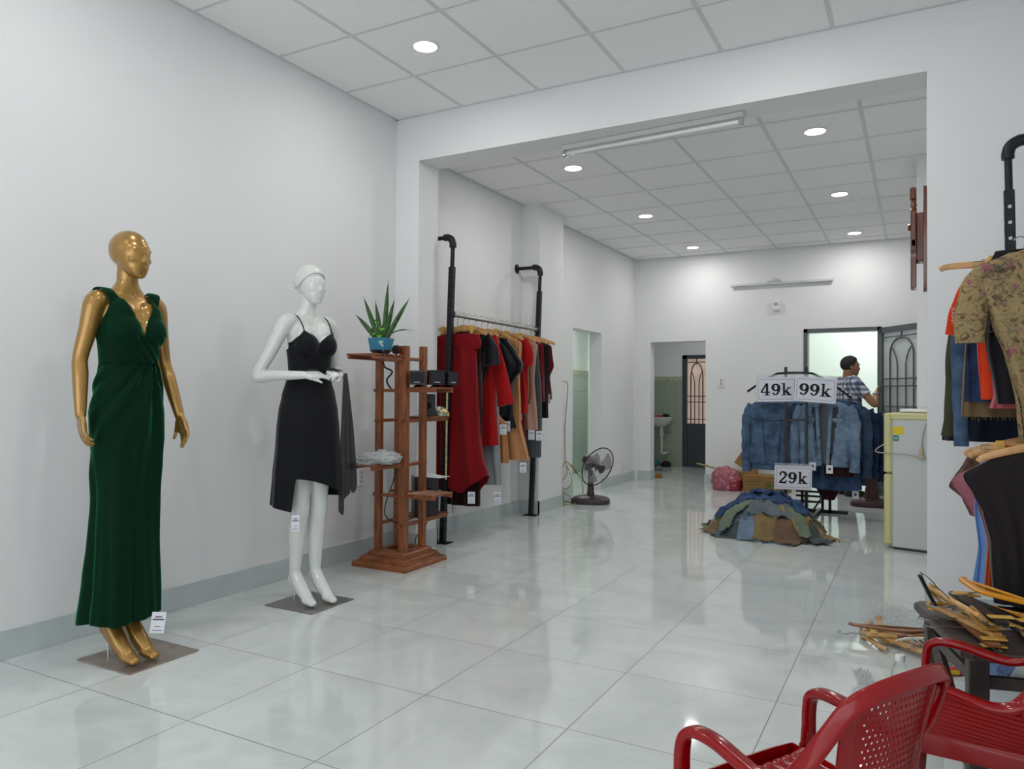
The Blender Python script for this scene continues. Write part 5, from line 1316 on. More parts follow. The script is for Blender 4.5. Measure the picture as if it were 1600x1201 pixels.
lower('gathered_cloth', 'dark gathered bag like cloth hanging lowest under the denim skirts', 'cloth', 2.71, 7.62, .38, M_MAR, [(0, -.12, .12, .03), (-.09, -.11, .11, .06), (-.20, -.06, .05, .05)], 35)
lower('black_hem', 'black skirt hem spreading behind the hanging tag', 'skirt', 2.84, 7.86, .42, M_BLK2, [(0, -.14, .14, .03), (-.11, -.15, .16, .06)], 36)
for (x, y, z, lab) in ((2.60, 7.34, .545, 'square white tag at the waist of the light open jacket'), (2.745, 7.34, .525, 'square white tag just right of the centre under the light open jacket'), (2.94, 7.62, .275, 'square white tag hanging lowest at the right of the denim rack')):
    t = thing('swing_tag', lab, 'tag', (x, y, z))
    MB().box((-.028, -.001, -.075), (.028, .001, 0)).build('card', M_TAG, t, False); MB().lathe([(.012, 0), (.012, .001), (.001, .001)], 18, T(0, -.001, -.035, rx=pi/2)).build('print', M_INK, t)

# ---------------- price signs
def stroke(pts, ws):
    ws = [q*1.25 for q in ws] if isinstance(ws, list) else ws*1.25
    """flat stroke with varying width; returns polygons (quads)"""
    out = []; L_ = []; R_ = []
    for i, p in enumerate(pts):
        a = V(pts[min(i+1, len(pts)-1)])-V(pts[max(i-1, 0)]); a.normalize(); n = V((-a.y, a.x))*ws[i]/2 if isinstance(ws, list) else V((-a.y, a.x))*ws/2
        L_.append(V(p)+n); R_.append(V(p)-n)
    for i in range(len(pts)-1): out.append([L_[i], L_[i+1], R_[i+1], R_[i]])
    return out
def rect(x0, y0, x1, y1): return [[V((x0, y0)), V((x1, y0)), V((x1, y1)), V((x0, y1))]]
def arc(cx, cy, rx, ry, a0, a1, n=20): return [V((cx+rx*cos(radians(lerp(a0, a1, i/n))), cy+ry*sin(radians(lerp(a0, a1, i/n))))) for i in range(n+1)]
def ringw(n, thick, thin): return [lerp(thin, thick, abs(cos(2*pi*i/n))) for i in range(n+1)]
def glyph(ch):
    g = []
    if ch == '9':
        n = 32; g += stroke(arc(.31, .655, .205, .255, 0, 360, n), [lerp(.085, .17, abs(cos(2*pi*i/n))**1.3) for i in range(n+1)])
        P_ = arc(.27, .60, .262, .53, 8, -100, 18); g += stroke(P_, [lerp(.16, .07, (i/18)) for i in range(19)])
        g += stroke(arc(.27, .60, .262, .54, -90, -128, 6), .08); g += [arc(.125, .165, .075, .075, 0, 360, 16)[:-1]]
        w_ = .62
    elif ch == '4':
        g += rect(.36, 0.0, .52, 1.0); g += stroke([V((.42, .99)), V((.05, .30))], [.09, .09]); g += rect(.01, .22, .66, .32); g += rect(.24, 0, .64, .075); g += [[V((.34, 1.0)), V((.52, 1.0)), V((.52, .8)), V((.30, .8))]]
        w_ = .67
    elif ch == '2':
        g += [arc(.135, .74, .08, .08, 0, 360, 16)[:-1]]
        P_ = arc(.30, .715, .215, .24, 165, -35, 20)+[V((.36, .42)), V((.20, .24)), V((.09, .09))]; nn = len(P_)
        g += stroke(P_, [lerp(.07, .16, min(1, i/12)) if i < 18 else .11 for i in range(nn)])
        g += rect(.04, 0.0, .56, .145); g += [[V((.46, .1)), V((.56, .1)), V((.60, .30)), V((.53, .30))]]
        w_ = .62
    elif ch == 'k':
        g += rect(.11, 0, .26, 1.02); g += rect(.0, .95, .2, 1.02); g += rect(.0, 0, .36, .075)
        g += stroke([V((.24, .28)), V((.52, .62))], [.075, .075]); g += stroke([V((.30, .36)), V((.56, .04))], [.16, .15]); g += rect(.40, .595, .68, .665); g += rect(.40, 0, .74, .075)
        w_ = .74
    return g, w_
def price_sign(text, label, loc, rz, roll, w_, h_, holder=True):
    t = thing('price_sign', label, 'price sign', loc, rz); t.rotation_euler = (0, roll, rz)
    MB().box((-w_/2, -.001, -h_/2), (w_/2, .001, h_/2)).build('paper', mat('sign_paper', '#dcdfea', .45), t, False)
    b = MB(); bx, bz = w_*.455, h_*.405; s_ = .0012
    for lo, hi in (((-bx, -.0017, -bz-s_), (bx, -.001, -bz+s_)), ((-bx, -.0017, bz-s_), (bx, -.001, bz+s_)), ((-bx-s_, -.0017, -bz), (-bx+s_, -.001, bz)), ((bx-s_, -.0017, -bz), (bx+s_, -.001, bz))): b.box(lo, hi)
    b.build('printed_border', mat('border_blue', '#45496b', .6), t, False)
    b = MB(); hh = h_*.50; x = 0; gl = []
    for ch in text: g, gw = glyph(ch); gl.append((g, x)); x += gw+.06
    tot = (x-.06)
    k = w_*.79/tot
    for g, gx in gl:
        for poly in g:
            P_ = [((gx+p.x-tot/2)*k*1.0, (p.y-.5)*hh) for p in poly]
            ar_ = sum(P_[i][0]*P_[(i+1) % len(P_)][1]-P_[(i+1) % len(P_)][0]*P_[i][1] for i in range(len(P_)))
            if ar_ < 0: P_.reverse()
            b.prism(P_, .0009, T(0, -.0012, 0, rx=pi/2))
    b.build('lettering', mat('sign_ink', '#14161f', .6), t, False)
    if holder: MB().box((-w_/2-.004, .0012, -h_/2-.004), (w_/2+.004, .002, h_/2+.022)).build('clear_sleeve', mat('clear_sleeve', '#e4e8ec', .1, trans=.5, alpha=.5), t, False)
    return t
price_sign('49k', 'white sign reading 49k on the left arm of the denim rack', (2.299, 7.235, 1.212), radians(20), radians(-1), .355, .225)
price_sign('99k', 'white sign reading 99k on the right arm of the denim rack', (2.638, 7.225, 1.208), radians(14), radians(4), .35, .225)
price_sign('29k', 'white sign reading 29k hanging low on the denim rack above the clothes pile', (2.447, 7.235, .405), radians(20), radians(1), .325, .215)

# ================================================================ PILE OF CLOTHES
PX, PY = 2.33, 6.50
def mound(x, y):
    u = ((x-PX)/.47)**2+((y-PY)/.40)**2; return .225*max(0, 1-u)**.75
def pile_cloth(label, cx, cy, rot, w_, L_, m, lift, seed, cat='trousers', name='folded_trousers'):
    cr, sr = cos(rot), sin(rot)
    def fn(u, v):
        a = (u-.5)*w_*(1+.12*sin(v*7+seed)); b_ = (v-.5)*L_+.02*sin(u*5+seed)
        x = cx+cr*a-sr*b_; y = cy+sr*a+cr*b_
        wr = .034*noise.noise(V((x*11, y*11, 4)))+.020*noise.noise(V((x*27, y*27, 7)))+.009*noise.noise(V((x*60, y*60, 2)))+.009*sin((a*cr+b_*.6)*48+seed+3*noise.noise(V((x*9, y*9, seed))))
        z = mound(x, y)*(1+lift*.4)+lift*.30+.010+seed*.0016+max(-.012, wr)*(1 if mound(x, y) > .02 else .5)
        ed = min(u, 1-u, v, 1-v); z = max(.007, z-(.012 if ed < .04 else 0))
        return (x, y, z)
    o = MB().grid(fn, 44, 44, th=.007).build(name, m, None, angle=80)
    return tag(o, label, cat, 'clothes in the floor pile')
C_ = {k: cloth('pile_'+k, v, .9, var=.12) for k, v in dict(sage='#6c7868', khaki='#7b6748', brown='#6a5544', grey='#5f6a70', blue='#6d7f93', sand='#8e7a55', olive='#55553a', navy='#1b1f36', moss='#626a50', slate='#4a5458').items()}
PJ = denimmat('pile_denim', '#293a5a', '#44597f')
items = [
 ('dark slate cloth spread at the very bottom of the pile', 2.33, 6.40, .05, .80, .48, C_['slate'], -.06, -2),
 ('pale sage trousers lying outermost at the left end of the pile', 1.90, 6.56, .3, .20, .30, C_['moss'], 0, 1),
 ('small navy cloth on top of the left end of the pile', 1.905, 6.62, .1, .16, .12, C_['navy'], .10, 2),
 ('grey white printed shorts at the left edge of the pile', 1.93, 6.47, .5, .20, .14, mat('pile_print', '#7e8378', .9, var=.4, vscale=50), .03, 3),
 ('khaki trousers spreading to the left of the pile', 2.07, 6.43, -.9, .20, .46, C_['khaki'], .04, 4),
 ('light sage trousers under the denim at the left back', 2.12, 6.62, -.4, .30, .34, C_['sage'], .05, 5),
 ('grey trousers along the front edge of the pile', 2.12, 6.30, .1, .34, .20, C_['grey'], .0, 6),
 ('blue grey shirt at the front of the pile left of the centre', 2.28, 6.22, .2, .22, .26, C_['blue'], .02, 7),
 ('brown trousers hanging over the front right of the pile', 2.56, 6.28, -.5, .30, .38, C_['brown'], .03, 8),
 ('khaki trousers draped down the front centre of the pile', 2.38, 6.20, .06, .17, .24, C_['khaki'], .06, 9),
 ('pale blue shirt peeping out at the front bottom of the pile', 2.49, 6.14, .1, .20, .10, C_['blue'], .0, 1.5),
 ('sand coloured trousers at the right end of the pile', 2.76, 6.48, .8, .16, .28, C_['sand'], .0, 11),
 ('slate trousers with dark hem at the right end of the pile', 2.70, 6.36, .6, .14, .40, C_['slate'], .03, 12),
 ('sand coloured shorts on the right shoulder of the pile', 2.58, 6.36, -.3, .22, .20, C_['sand'], .09, 13),
 ('grey green trousers arching over the middle of the pile', 2.40, 6.38, .15, .36, .26, C_['grey'], .11, 14),
 ('long sage trouser leg curving down the left front of the pile', 2.20, 6.36, -.75, .12, .46, C_['sage'], .13, 15),
 ('sage trouser leg curving down the right side of the pile', 2.57, 6.38, .62, .10, .44, C_['sage'], .13, 16),
 ('olive cloth at the back right of the pile', 2.66, 6.62, .2, .24, .28, C_['olive'], .04, 17),
 ('blue denim shorts spread over the top of the pile', 2.33, 6.55, .12, .46, .34, PJ, .17, 18),
 ('blue denim trouser leg trailing down the left of the pile', 2.14, 6.42, -1.05, .10, .40, PJ, .16, 19),
 ('blue denim leg falling over the right of the pile', 2.53, 6.52, .75, .12, .40, PJ, .17, 20),
 ('topmost folded blue denim jeans on the pile', 2.34, 6.60, .05, .34, .22, D4, .24, 21)]
for it in items: pile_cloth(*it)
# ================================================================ RIGHT WALL RACK
rr = wall_rack('clothes_rack', 'tall black pipe clothes rack against the right wall with two tiers of clothes', [(3.868, 3.83, 4.22), (3.868, 3.83, 2.72)], XF, -1, [1.745, 1.075], True)
RX = 3.80
GU, GL = 'clothes on the upper rail of the right rack', 'clothes on the lower rail of the right rack'
def h2(y, zr, lab, clips=False, bar=False, dx=0, w_=.21, rz=0, tilt=0): return hanger(lab, (RX+.046+dx, y, zr+.016), rz, clips, group='wooden hangers on the right rack', bar=bar, w_=w_, tilt=tilt)
h2(3.12, 1.745, 'pale wooden hanger holding the printed tee on the upper right rail')
h2(3.22, 1.745, 'wooden clip hanger with a big yellow clip beside the printed tee', True, dx=-.02)
h2(3.48, 1.745, 'empty wooden hanger arm sticking out left behind the printed tee', dx=-.045, w_=.235, tilt=.28)
h2(3.62, 1.745, 'wooden hanger carrying the blue denim jacket of the right rack')
def camo():
    m = bpy.data.materials.new('printed_tee_cloth'); m.use_nodes = True; nt = m.node_tree; L = nt.links; b = nt.nodes['Principled BSDF']
    tc = nt.nodes.new('ShaderNodeTexCoord'); n = nt.nodes.new('ShaderNodeTexNoise'); n.inputs['Scale'].default_value = 26; n.inputs['Detail'].default_value = 7; n.inputs['Distortion'].default_value = 1.6; L.new(tc.outputs['Object'], n.inputs['Vector'])
    r = nt.nodes.new('ShaderNodeValToRGB'); r.color_ramp.elements[0].position = 0
    cs = [(0, '#3d3128'), (.34, '#5c4a37'), (.42, '#6f5b41'), (.50, '#97855f'), (.60, '#85744f'), (.68, '#6f6459'), (.8, '#504236')]
    while len(r.color_ramp.elements) < len(cs): r.color_ramp.elements.new(.5)
    for el, (p_, c) in zip(r.color_ramp.elements, cs): el.position = p_; el.color = (*hexc(c), 1)
    L.new(n.outputs['Fac'], r.inputs['Fac'])
    n3 = nt.nodes.new('ShaderNodeTexNoise'); n3.inputs['Scale'].default_value = 22; n3.inputs['Detail'].default_value = 2; L.new(tc.outputs['Object'], n3.inputs['Vector'])
    cur = r.outputs['Color']
    for (th, wdt, c, ch) in ((.66, .03, '#8d5662', 0), (.68, .03, '#41603f', 1)):
        s_ = nt.nodes.new('ShaderNodeSeparateColor'); L.new(n3.outputs['Color'], s_.inputs[0])
        mr = nt.nodes.new('ShaderNodeMapRange'); mr.inputs['From Min'].default_value = th; mr.inputs['From Max'].default_value = th+wdt; L.new(s_.outputs[ch], mr.inputs['Value'])
        mx = nt.nodes.new('ShaderNodeMix'); mx.data_type = 'RGBA'; L.new(mr.outputs[0], mx.inputs['Factor']); L.new(cur, mx.inputs['A']); mx.inputs['B'].default_value = (*hexc(c), 1); cur = mx.outputs['Result']
    L.new(cur, b.inputs['Base Color']); b.inputs['Roughness'].default_value = .8; b.inputs['Specular IOR Level'].default_value = .2
    return m
M_CAMO = camo(); M_CAMOD = mat('print_line', '#5d554b', .8)
def wheels(t):
    b = MB()
    def on(z, x):   # front surface of the body
        xl, xr, d = prof_at(CAMOP, z); c = (xl+xr)/2; k = abs((x-c)/((xr-xl)/2)); return -d*(max(0, 1-k**2.6))**(1/2.6)-.010
    for cx, cz, R_ in ((-.105, -.165, .040), (-.128, -.345, .036), (.02, -.25, .036), (.06, -.12, .03)):
        P_ = [(cx+R_*cos(2*pi*k/28), on(cz+R_*sin(2*pi*k/28), cx+R_*cos(2*pi*k/28)), cz+R_*sin(2*pi*k/28)) for k in range(29)]
        b.tube(P_, .0016, 5)
        P_ = [(cx+R_*.25*cos(2*pi*k/12), on(cz, cx), cz+R_*.25*sin(2*pi*k/12)) for k in range(13)]; b.tube(P_, .002, 5)
        for k in range(8):
            a = 2*pi*k/8; q = (cx+R_*cos(a), on(cz+R_*sin(a), cx+R_*cos(a)), cz+R_*sin(a)); b.tube([(cx, on(cz, cx), cz), q], .0013, 5)
    for (x0, z0, x1, z1) in ((-.18, -.26, -.10, -.22), (-.17, -.29, -.09, -.25), (-.10, -.22, -.09, -.25), (-.14, -.31, -.07, -.26), (-.07, -.26, -.05, -.23)):
        b.tube([(x0, on(z0, x0), z0), (x1, on(z1, x1), z1)], .0014, 5)
    b.build('printed_drawing', M_CAMOD, t, angle=80)
CAMOP = [(-.108, -.075, .075, .03), (-.125, -.105, .11, .04), (-.165, -.160, .182, .05), (-.22, -.160, .178, .065), (-.34, -.122, .150, .075), (-.47, -.086, .135, .075), (-.65, -.046, .12, .07), (-.76, -.035, .11, .065)]
garment('printed_tee', 'khaki tee shirt with cartwheel and flower print, nearest on the upper right rail', 'shirt', RX, 3.12, M_CAMO, CAMOP, .008, 41,
    sleeves=[([(-.125, -.01, -.150), (-.166, -.02, -.22), (-.185, -.03, -.32), (-.186, -.03, -.42)], (.032, .048, .050, .046), .6, None), ([(.145, 0, -.150), (.185, 0, -.22), (.20, 0, -.32), (.185, 0, -.42)], (.040, .060, .060, .052), .6, None)],
    extra=wheels, top=1.762, group=GU)
def gu(name, label, cat, y, m, prof, seed, **k): return garment(name, label, cat, RX, y, m, prof, k.pop('folds', .005), seed, top=1.762, group=GU, **k)
gu('pink_top', 'pink top whose hem shows below the black blouse on the upper right rail', 'top', 3.262, cloth('dusty_pink', '#b25a62'), [(-.12, -.06, .06, .02), (-.17, -.13, .15, .03), (-.42, -.115, .15, .03), (-.60, -.110, .12, .035), (-.652, -.125, .12, .035)], 42)
gu('black_blouse', 'black flared top right behind the printed tee on the upper right rail', 'top', 3.195, cloth('black_knit', '#1b1a20'), [(-.085, -.105, .07, .02), (-.12, -.12, .12, .03), (-.3, -.130, .12, .035), (-.42, -.130, .12, .04), (-.60, -.105, .10, .04), (-.635, -.102, .10, .04)], 43)
gu('orange_tee', 'orange red tee shirt with white lettering on its sleeve, upper right rail', 'shirt', 3.335, cloth('orange_red', '#c53a1a'), [(-.12, -.06, .06, .02), (-.165, -.175, .17, .03), (-.37, -.15, .14, .035), (-.62, -.138, .12, .04)], 44,
    sleeves=[([(-.165, -.01, -.16), (-.205, -.01, -.27), (-.225, -.01, -.375)], (.028, .034, .034), .4, None)])
b = MB()
for k in range(4): b.tube([(-.237+.0*k, -.026, -.27-.016*k), (-.222, -.027, -.277-.016*k), (-.235, -.027, -.281-.016*k)], .0013, 4)
b.build('sleeve_print', M_TAG, [o for o in bpy.data.objects if o.name.startswith('orange_tee')][0])
gu('khaki_top', 'brownish khaki top with a frayed hem hanging below the others', 'top', 3.56, cloth('faded_khaki', '#6d5a40'), [(-.12, -.06, .06, .02), (-.17, -.17, .16, .03), (-.5, -.185, .17, .04), (-.69, -.19, .17, .05)], 45,
    extra=lambda t: (lambda b: ([b.tube([(x, -.045, -.685), (x+.006*sin(x*300), -.046, -.70-.03*abs(noise.noise(V((x*40, 0, 3)))))], .0011, 4) for x in [-.18+.008*i for i in range(44)]], b.build('frayed_threads', cloth('faded_khaki', '#6d5a40'), t))[-1])(MB()))
gu('denim_shirt', 'dark blue denim shirt panel in the middle of the upper right rail', 'shirt', 3.47, D3, [(-.12, -.06, .06, .02), (-.17, -.17, .16, .03), (-.41, -.185, .12, .04), (-.63, -.185, .10, .045)], 46)
gu('denim_jacket', 'mid blue denim jacket with a long cuffed sleeve on the upper right rail', 'jacket', 3.63, D1, [(-.12, -.06, .06, .02), (-.17, -.16, .16, .03), (-.6, -.17, .15, .04)], 47,
    sleeves=[([(-.15, -.01, -.17), (-.195, -.02, -.35), (-.195, -.02, -.6), (-.192, -.02, -.815)], (.038, .032, .030, .026), .6, None)])
gu('olive_jacket', 'olive denim jacket with frayed sleeve behind the blue one, upper right rail', 'jacket', 3.74, cloth('olive_denim', '#3f412f', var=.2), [(-.12, -.06, .06, .02), (-.17, -.17, .16, .03), (-.6, -.19, .15, .04)], 48,
    sleeves=[([(-.16, -.01, -.17), (-.215, -.02, -.4), (-.222, -.02, -.66), (-.232, -.02, -.78)], (.034, .026, .026, .030), .6, None)])
gu('navy_coat', 'long navy coat furthest back on the upper right rail', 'coat', 3.87, cloth('navy_coat_cloth', '#1b2233'), [(-.12, -.06, .06, .02), (-.17, -.16, .16, .03), (-.41, -.225, .12, .04), (-.67, -.25, .10, .045), (-.805, -.258, .08, .045)], 49)
# lower tier
def gl(name, label, cat, y, m, prof, seed, **k): return garment(name, label, cat, RX, y, m, prof, k.pop('folds', .005), seed, top=1.09, group=GL, **k)
h2(3.10, 1.075, 'pale wooden hanger inside the black top on the lower right rail'); h2(3.20, 1.075, 'wooden clip hanger above the orange cloth on the lower right rail', True)
h2(3.30, 1.075, 'first wooden hanger of the fanned ones sticking out of the lower right rail', w_=.225); h2(3.36, 1.075, 'second wooden hanger of the fanned ones on the lower right rail', w_=.225); h2(3.43, 1.075, 'third wooden hanger of the fanned ones on the lower right rail', w_=.235)
gl('black_dress', 'charcoal black top with flared cap sleeves, nearest on the lower right rail', 'top', 3.12, cloth('charcoal_cloth', '#221e20'), [(-.130, -.06, .06, .025), (-.150, -.12, .12, .03), (-.215, -.212, .21, .035), (-.225, -.210, .21, .035), (-.29, -.178, .17, .04), (-.345, -.152, .15, .045), (-.45, -.127, .13, .05), (-.655, -.114, .12, .05)], 51)
gl('rust_dress', 'rust orange dress edge peeping out left of the black top, lower right rail', 'dress', 3.20, cloth('rust_orange', '#a64722'), [(-.11, -.08, .06, .02), (-.16, -.13, .15, .03), (-.31, -.165, .15, .03), (-.47, -.13, .12, .035), (-.655, -.137, .12, .04)], 52)
gl('sky_blue_shirt', 'sky blue shirt hanging behind the rust dress on the lower right rail', 'shirt', 3.30, cloth('sky_blue', '#6187bd'), [(-.115, -.09, .06, .02), (-.20, -.15, .15, .03), (-.37, -.165, .15, .03), (-.5, -.155, .12, .035), (-.66, -.17, .12, .04)], 53)
gl('mauve_top', 'mauve pink top with a pointed sleeve on the lower right rail', 'top', 3.40, cloth('mauve', '#9c5f6c'), [(-.13, -.07, .07, .02), (-.185, -.13, .13, .03), (-.262, -.232, .2, .03), (-.385, -.165, .15, .035), (-.44, -.13, .12, .035)], 54)
gl('brown_check_top', 'brown checked top with dark pointed sleeve, last on the lower right rail', 'top', 3.50, mat('brown_check', '#5c4238', .85, var=.45, vscale=45), [(-.13, -.08, .07, .02), (-.182, -.18, .15, .03), (-.30, -.238, .2, .03), (-.345, -.19, .15, .035), (-.41, -.165, .12, .035)], 55)

# ================================================================ LOW TABLE WITH HANGERS
M_TBL = woodmat('dark_weathered_wood', '#2c2523', '#4a403c', .5, (3, 18, 3), .1)
tb = thing('low_table', 'dark brown low wooden table heaped with hangers beside the right rack', 'table', (3.74, 2.848, 0), radians(14))
TW, TD, TH = .25, .28, .42
MB().loft([[(x*TW*k, y*TD*k, z) for x, y in ((-1, -.9), (-.9, -1), (.9, -1), (1, -.9), (1, .9), (.9, 1), (-.9, 1), (-1, .9))] for z, k in ((TH-.028, .985), (TH-.022, 1), (TH-.006, 1), (TH, .985))]).build('tabletop', M_TBL, tb, angle=20)
for sx in (-1, 1):
    for sy in (-1, 1):
        MB().box((sx*.195-.027, sy*.215-.020, 0), (sx*.195+.027, sy*.215+.020, TH-.028), ch=.003).build('leg', M_TBL, tb, angle=20)
for sx in (-1, 1):
    MB().box((sx*.195-.010, -.2, .30), (sx*.195+.010, .2, .335)).build('stretcher', M_TBL, tb, False)
    MB().tube([(sx*.195, .20, .30), (sx*.195, -.20, .03)], .020, 4, flat=(.7, 1), up=(1, 0, 0)).build('brace', M_TBL, tb, angle=20)
for sy in (-1, 1): MB().box((-.19, sy*.215-.010, .30), (.19, sy*.215+.010, .335)).build('stretcher', M_TBL, tb, False)
M_HDK = woodmat('brown_hanger_wood', '#6b3f1f', '#8a5528', .4, (10, 10, 2)); M_HBK = mat('black_plastic_hanger', '#1b1b1f', .35); M_HYL = mat('yellow_plastic_hanger', '#d08a12', .35)
def lay(label, x, y, z, ang, clips=False, m=None, bar=True, tx=0., ty=0., group='hangers lying on the low table', w_=.21):
    """lying flat. x, y: middle of its bar; ang: direction of the bar"""
    M = Matrix.Rotation(ang, 4, 'Z') @ Matrix.Rotation(ty, 4, 'Y') @ Matrix.Rotation(pi/2+tx, 4, 'X')
    o = hanger(label, (0, 0, 0), 0, clips, bar=bar, m=m, w_=w_, group=group)
    mid = M @ V((0, 0, -.125)); o.location = V((x, y, z))-mid; o.rotation_euler = M.to_euler(); return o
A90 = atan2(-.40, .166)      # direction of the main bar on the table
lay('large pale wooden clip hanger lying across the low table, topmost', 3.552, 2.745, .500, A90, True, tx=-.75, w_=.21)
lay('pale wooden hanger under the topmost clip hanger on the low table', 3.575, 2.765, .452, A90+.12, True, tx=.0)
lay('black plastic hanger lying beside the large pale one on the low table', 3.615, 2.745, .496, A90-.06, True, m=M_HBK)
lay('second black plastic hanger on the low table, behind the first', 3.665, 2.80, .480, A90+.15, True, m=M_HBK)
lay('bright yellow plastic hanger on top of the heap on the low table', 3.655, 2.83, .530, A90+.25, False, m=M_HYL, bar=True, w_=.17)
lay('brown wooden clip hanger at the bottom of the heap on the low table', 3.60, 2.72, .437, A90-.1, True, m=M_HDK)
lay('yellow plastic hanger at the right end of the low table', 3.79, 2.82, .455, A90+.6, False, m=M_HYL, w_=.17)
lay('pale wooden hanger at the right of the heap on the low table', 3.74, 2.72, .447, A90-.3, True)
tag(MB().tube([(3.455, 2.80, .565), (3.475, 2.83, .515), (3.50, 2.85, .46)], .007, 6, flat=(1.3, .6)).build('black_strap', M_BLK2), 'short black strap sticking up at the left end of the hanger heap', 'strap')
# floor hangers
gF = 'hangers strewn on the floor'
lay('pale wooden hanger on the floor with its hook pointing left, first of the heap', 3.215, 3.98, .018, radians(80)+pi, False, bar=False, group=gF) if False else None
def layf(label, x, y, z, ang, **k): return lay(label, x, y, z, ang, group=gF, **k)
layf('pale wooden hanger on the floor with its black hook pointing left', 3.245, 3.945, .020, radians(-78), bar=False, w_=.20)
layf('brown wooden hanger lying straight across the floor heap', 3.375, 3.96, .060, radians(20), m=M_HDK, bar=True, ty=.02)
layf('pale wooden hanger behind the brown one in the floor heap', 3.33, 4.02, .035, radians(-65), bar=False)
layf('wooden clip hanger at the near edge of the floor heap', 3.43, 3.80, .030, radians(-40), clips=True)
layf('wooden clip hanger in the middle of the floor heap', 3.40, 3.90, .045, radians(10), clips=True)
layf('wooden hanger half under the low table in the floor heap', 3.50, 3.93, .030, radians(-15), bar=True)
layf('pale wooden hanger at the far side of the floor heap', 3.42, 4.10, .022, radians(8), clips=True)
layf('reddish wooden hanger at the right of the floor heap', 3.52, 4.03, .050, radians(55), m=M_HDK)
b = MB()
for k in range(5):
    x0, y0 = 3.36+.02*k, 3.84+.012*k
    b.tube(catmull([(x0, y0, .04), (x0+.05, y0-.02, .065), (x0+.09, y0+.01, .03), (x0+.05, y0+.04, .05)], 5), .003, 6)
tag(b.build('white_cord_bundle', M_WPL), 'tangle of thin white hanger strips on the floor heap', 'cord')
# plastic sheet and film
M_WRAP = mat('clear_plastic', '#eef2f5', .06, trans=1., ior=1.35, alpha=.45)
def wrapf(u, v):
    x = lerp(3.19, 3.66, u); y = lerp(4.08, 4.46, v)-.10*u*(1-v)+.06*sin(u*5)
    z = .006+.085*max(0, noise.noise(V((u*7, v*6, 2)))+.25)*(min(1, 6*min(u, 1-u, v, 1-v)+.1))+.02*abs(noise.noise(V((u*22, v*20, 5))))
    return (x, y, z)
tag(MB().grid(wrapf, 60, 50).build('plastic_sheet', M_WRAP, angle=10), 'crumpled clear plastic sheet on the floor behind the hangers, next to the pier', 'plastic sheet')
def filmf(u, v):
    return (3.215+.07*u+.02*sin(v*4), 3.19+.28*v, .004+.05*abs(noise.noise(V((u*9, v*13, 4))))*min(1, 5*min(u, 1-u, v, 1-v)+.2))
tag(MB().grid(filmf, 24, 40).build('plastic_film', M_WRAP, angle=10), 'small twist of clear film on the floor left of the bottle', 'plastic film')
t = thing('water_bottle', 'empty clear plastic bottle with a white cap behind the near red chair', 'bottle', (3.392, 3.085, 0))
MB().lathe([(.001, .004), (.026, .001), (.031, .01), (.031, .05), (.029, .055), (.031, .06), (.031, .10), (.029, .105), (.031, .11), (.031, .138), (.024, .165), (.0135, .185), (.0125, .197), (.0001, .197)], 36).build('bottle_body', mat('clear_pet', '#eef3f5', .04, trans=1., ior=1.25, alpha=.55), t)
MB().lathe([(.0155, .186), (.016, .188), (.016, .207), (.0148, .2095), (.001, .2095)], 30).build('cap', M_WPL, t)
t = thing('snack_packet', 'small red and yellow packet on the floor under the low table', 'packet', (3.57, 3.62, 0), radians(20))
crumple(.055, .03, .018, 31, .15, 30, 14).build('packet', mat('red_packet', '#b8322c', .3), t)
MB().box((-.03, -.0335, .008), (.02, -.028, .024)).build('yellow_print', mat('yellow_print', '#cfae2c', .4), t, False)
tag(crumple(.10, .07, .13, 33, .15, 40, 24).build('blue_cloth', mat('pale_blue_bag', '#7d8fc0', .6), None, loc=(3.70, 3.70, 0)), 'pale blue cloth bundle on the floor behind the low table', 'cloth')
tag(crumple(.09, .08, .06, 35, .3, 40, 24).build('white_bag', M_FILM, None, loc=(3.60, 3.85, 0)), 'small translucent bag on the floor behind the low table', 'plastic bag')
tag(crumple(.13, .13, .14, 37, .2, 50, 30).build('teal_bundle', mat('teal_cloth', '#4f7f7c', .6, var=.2, vscale=14), None, loc=(3.80, 2.22, 0)), 'teal cloth bundle standing on the floor beyond the far red chair', 'cloth')

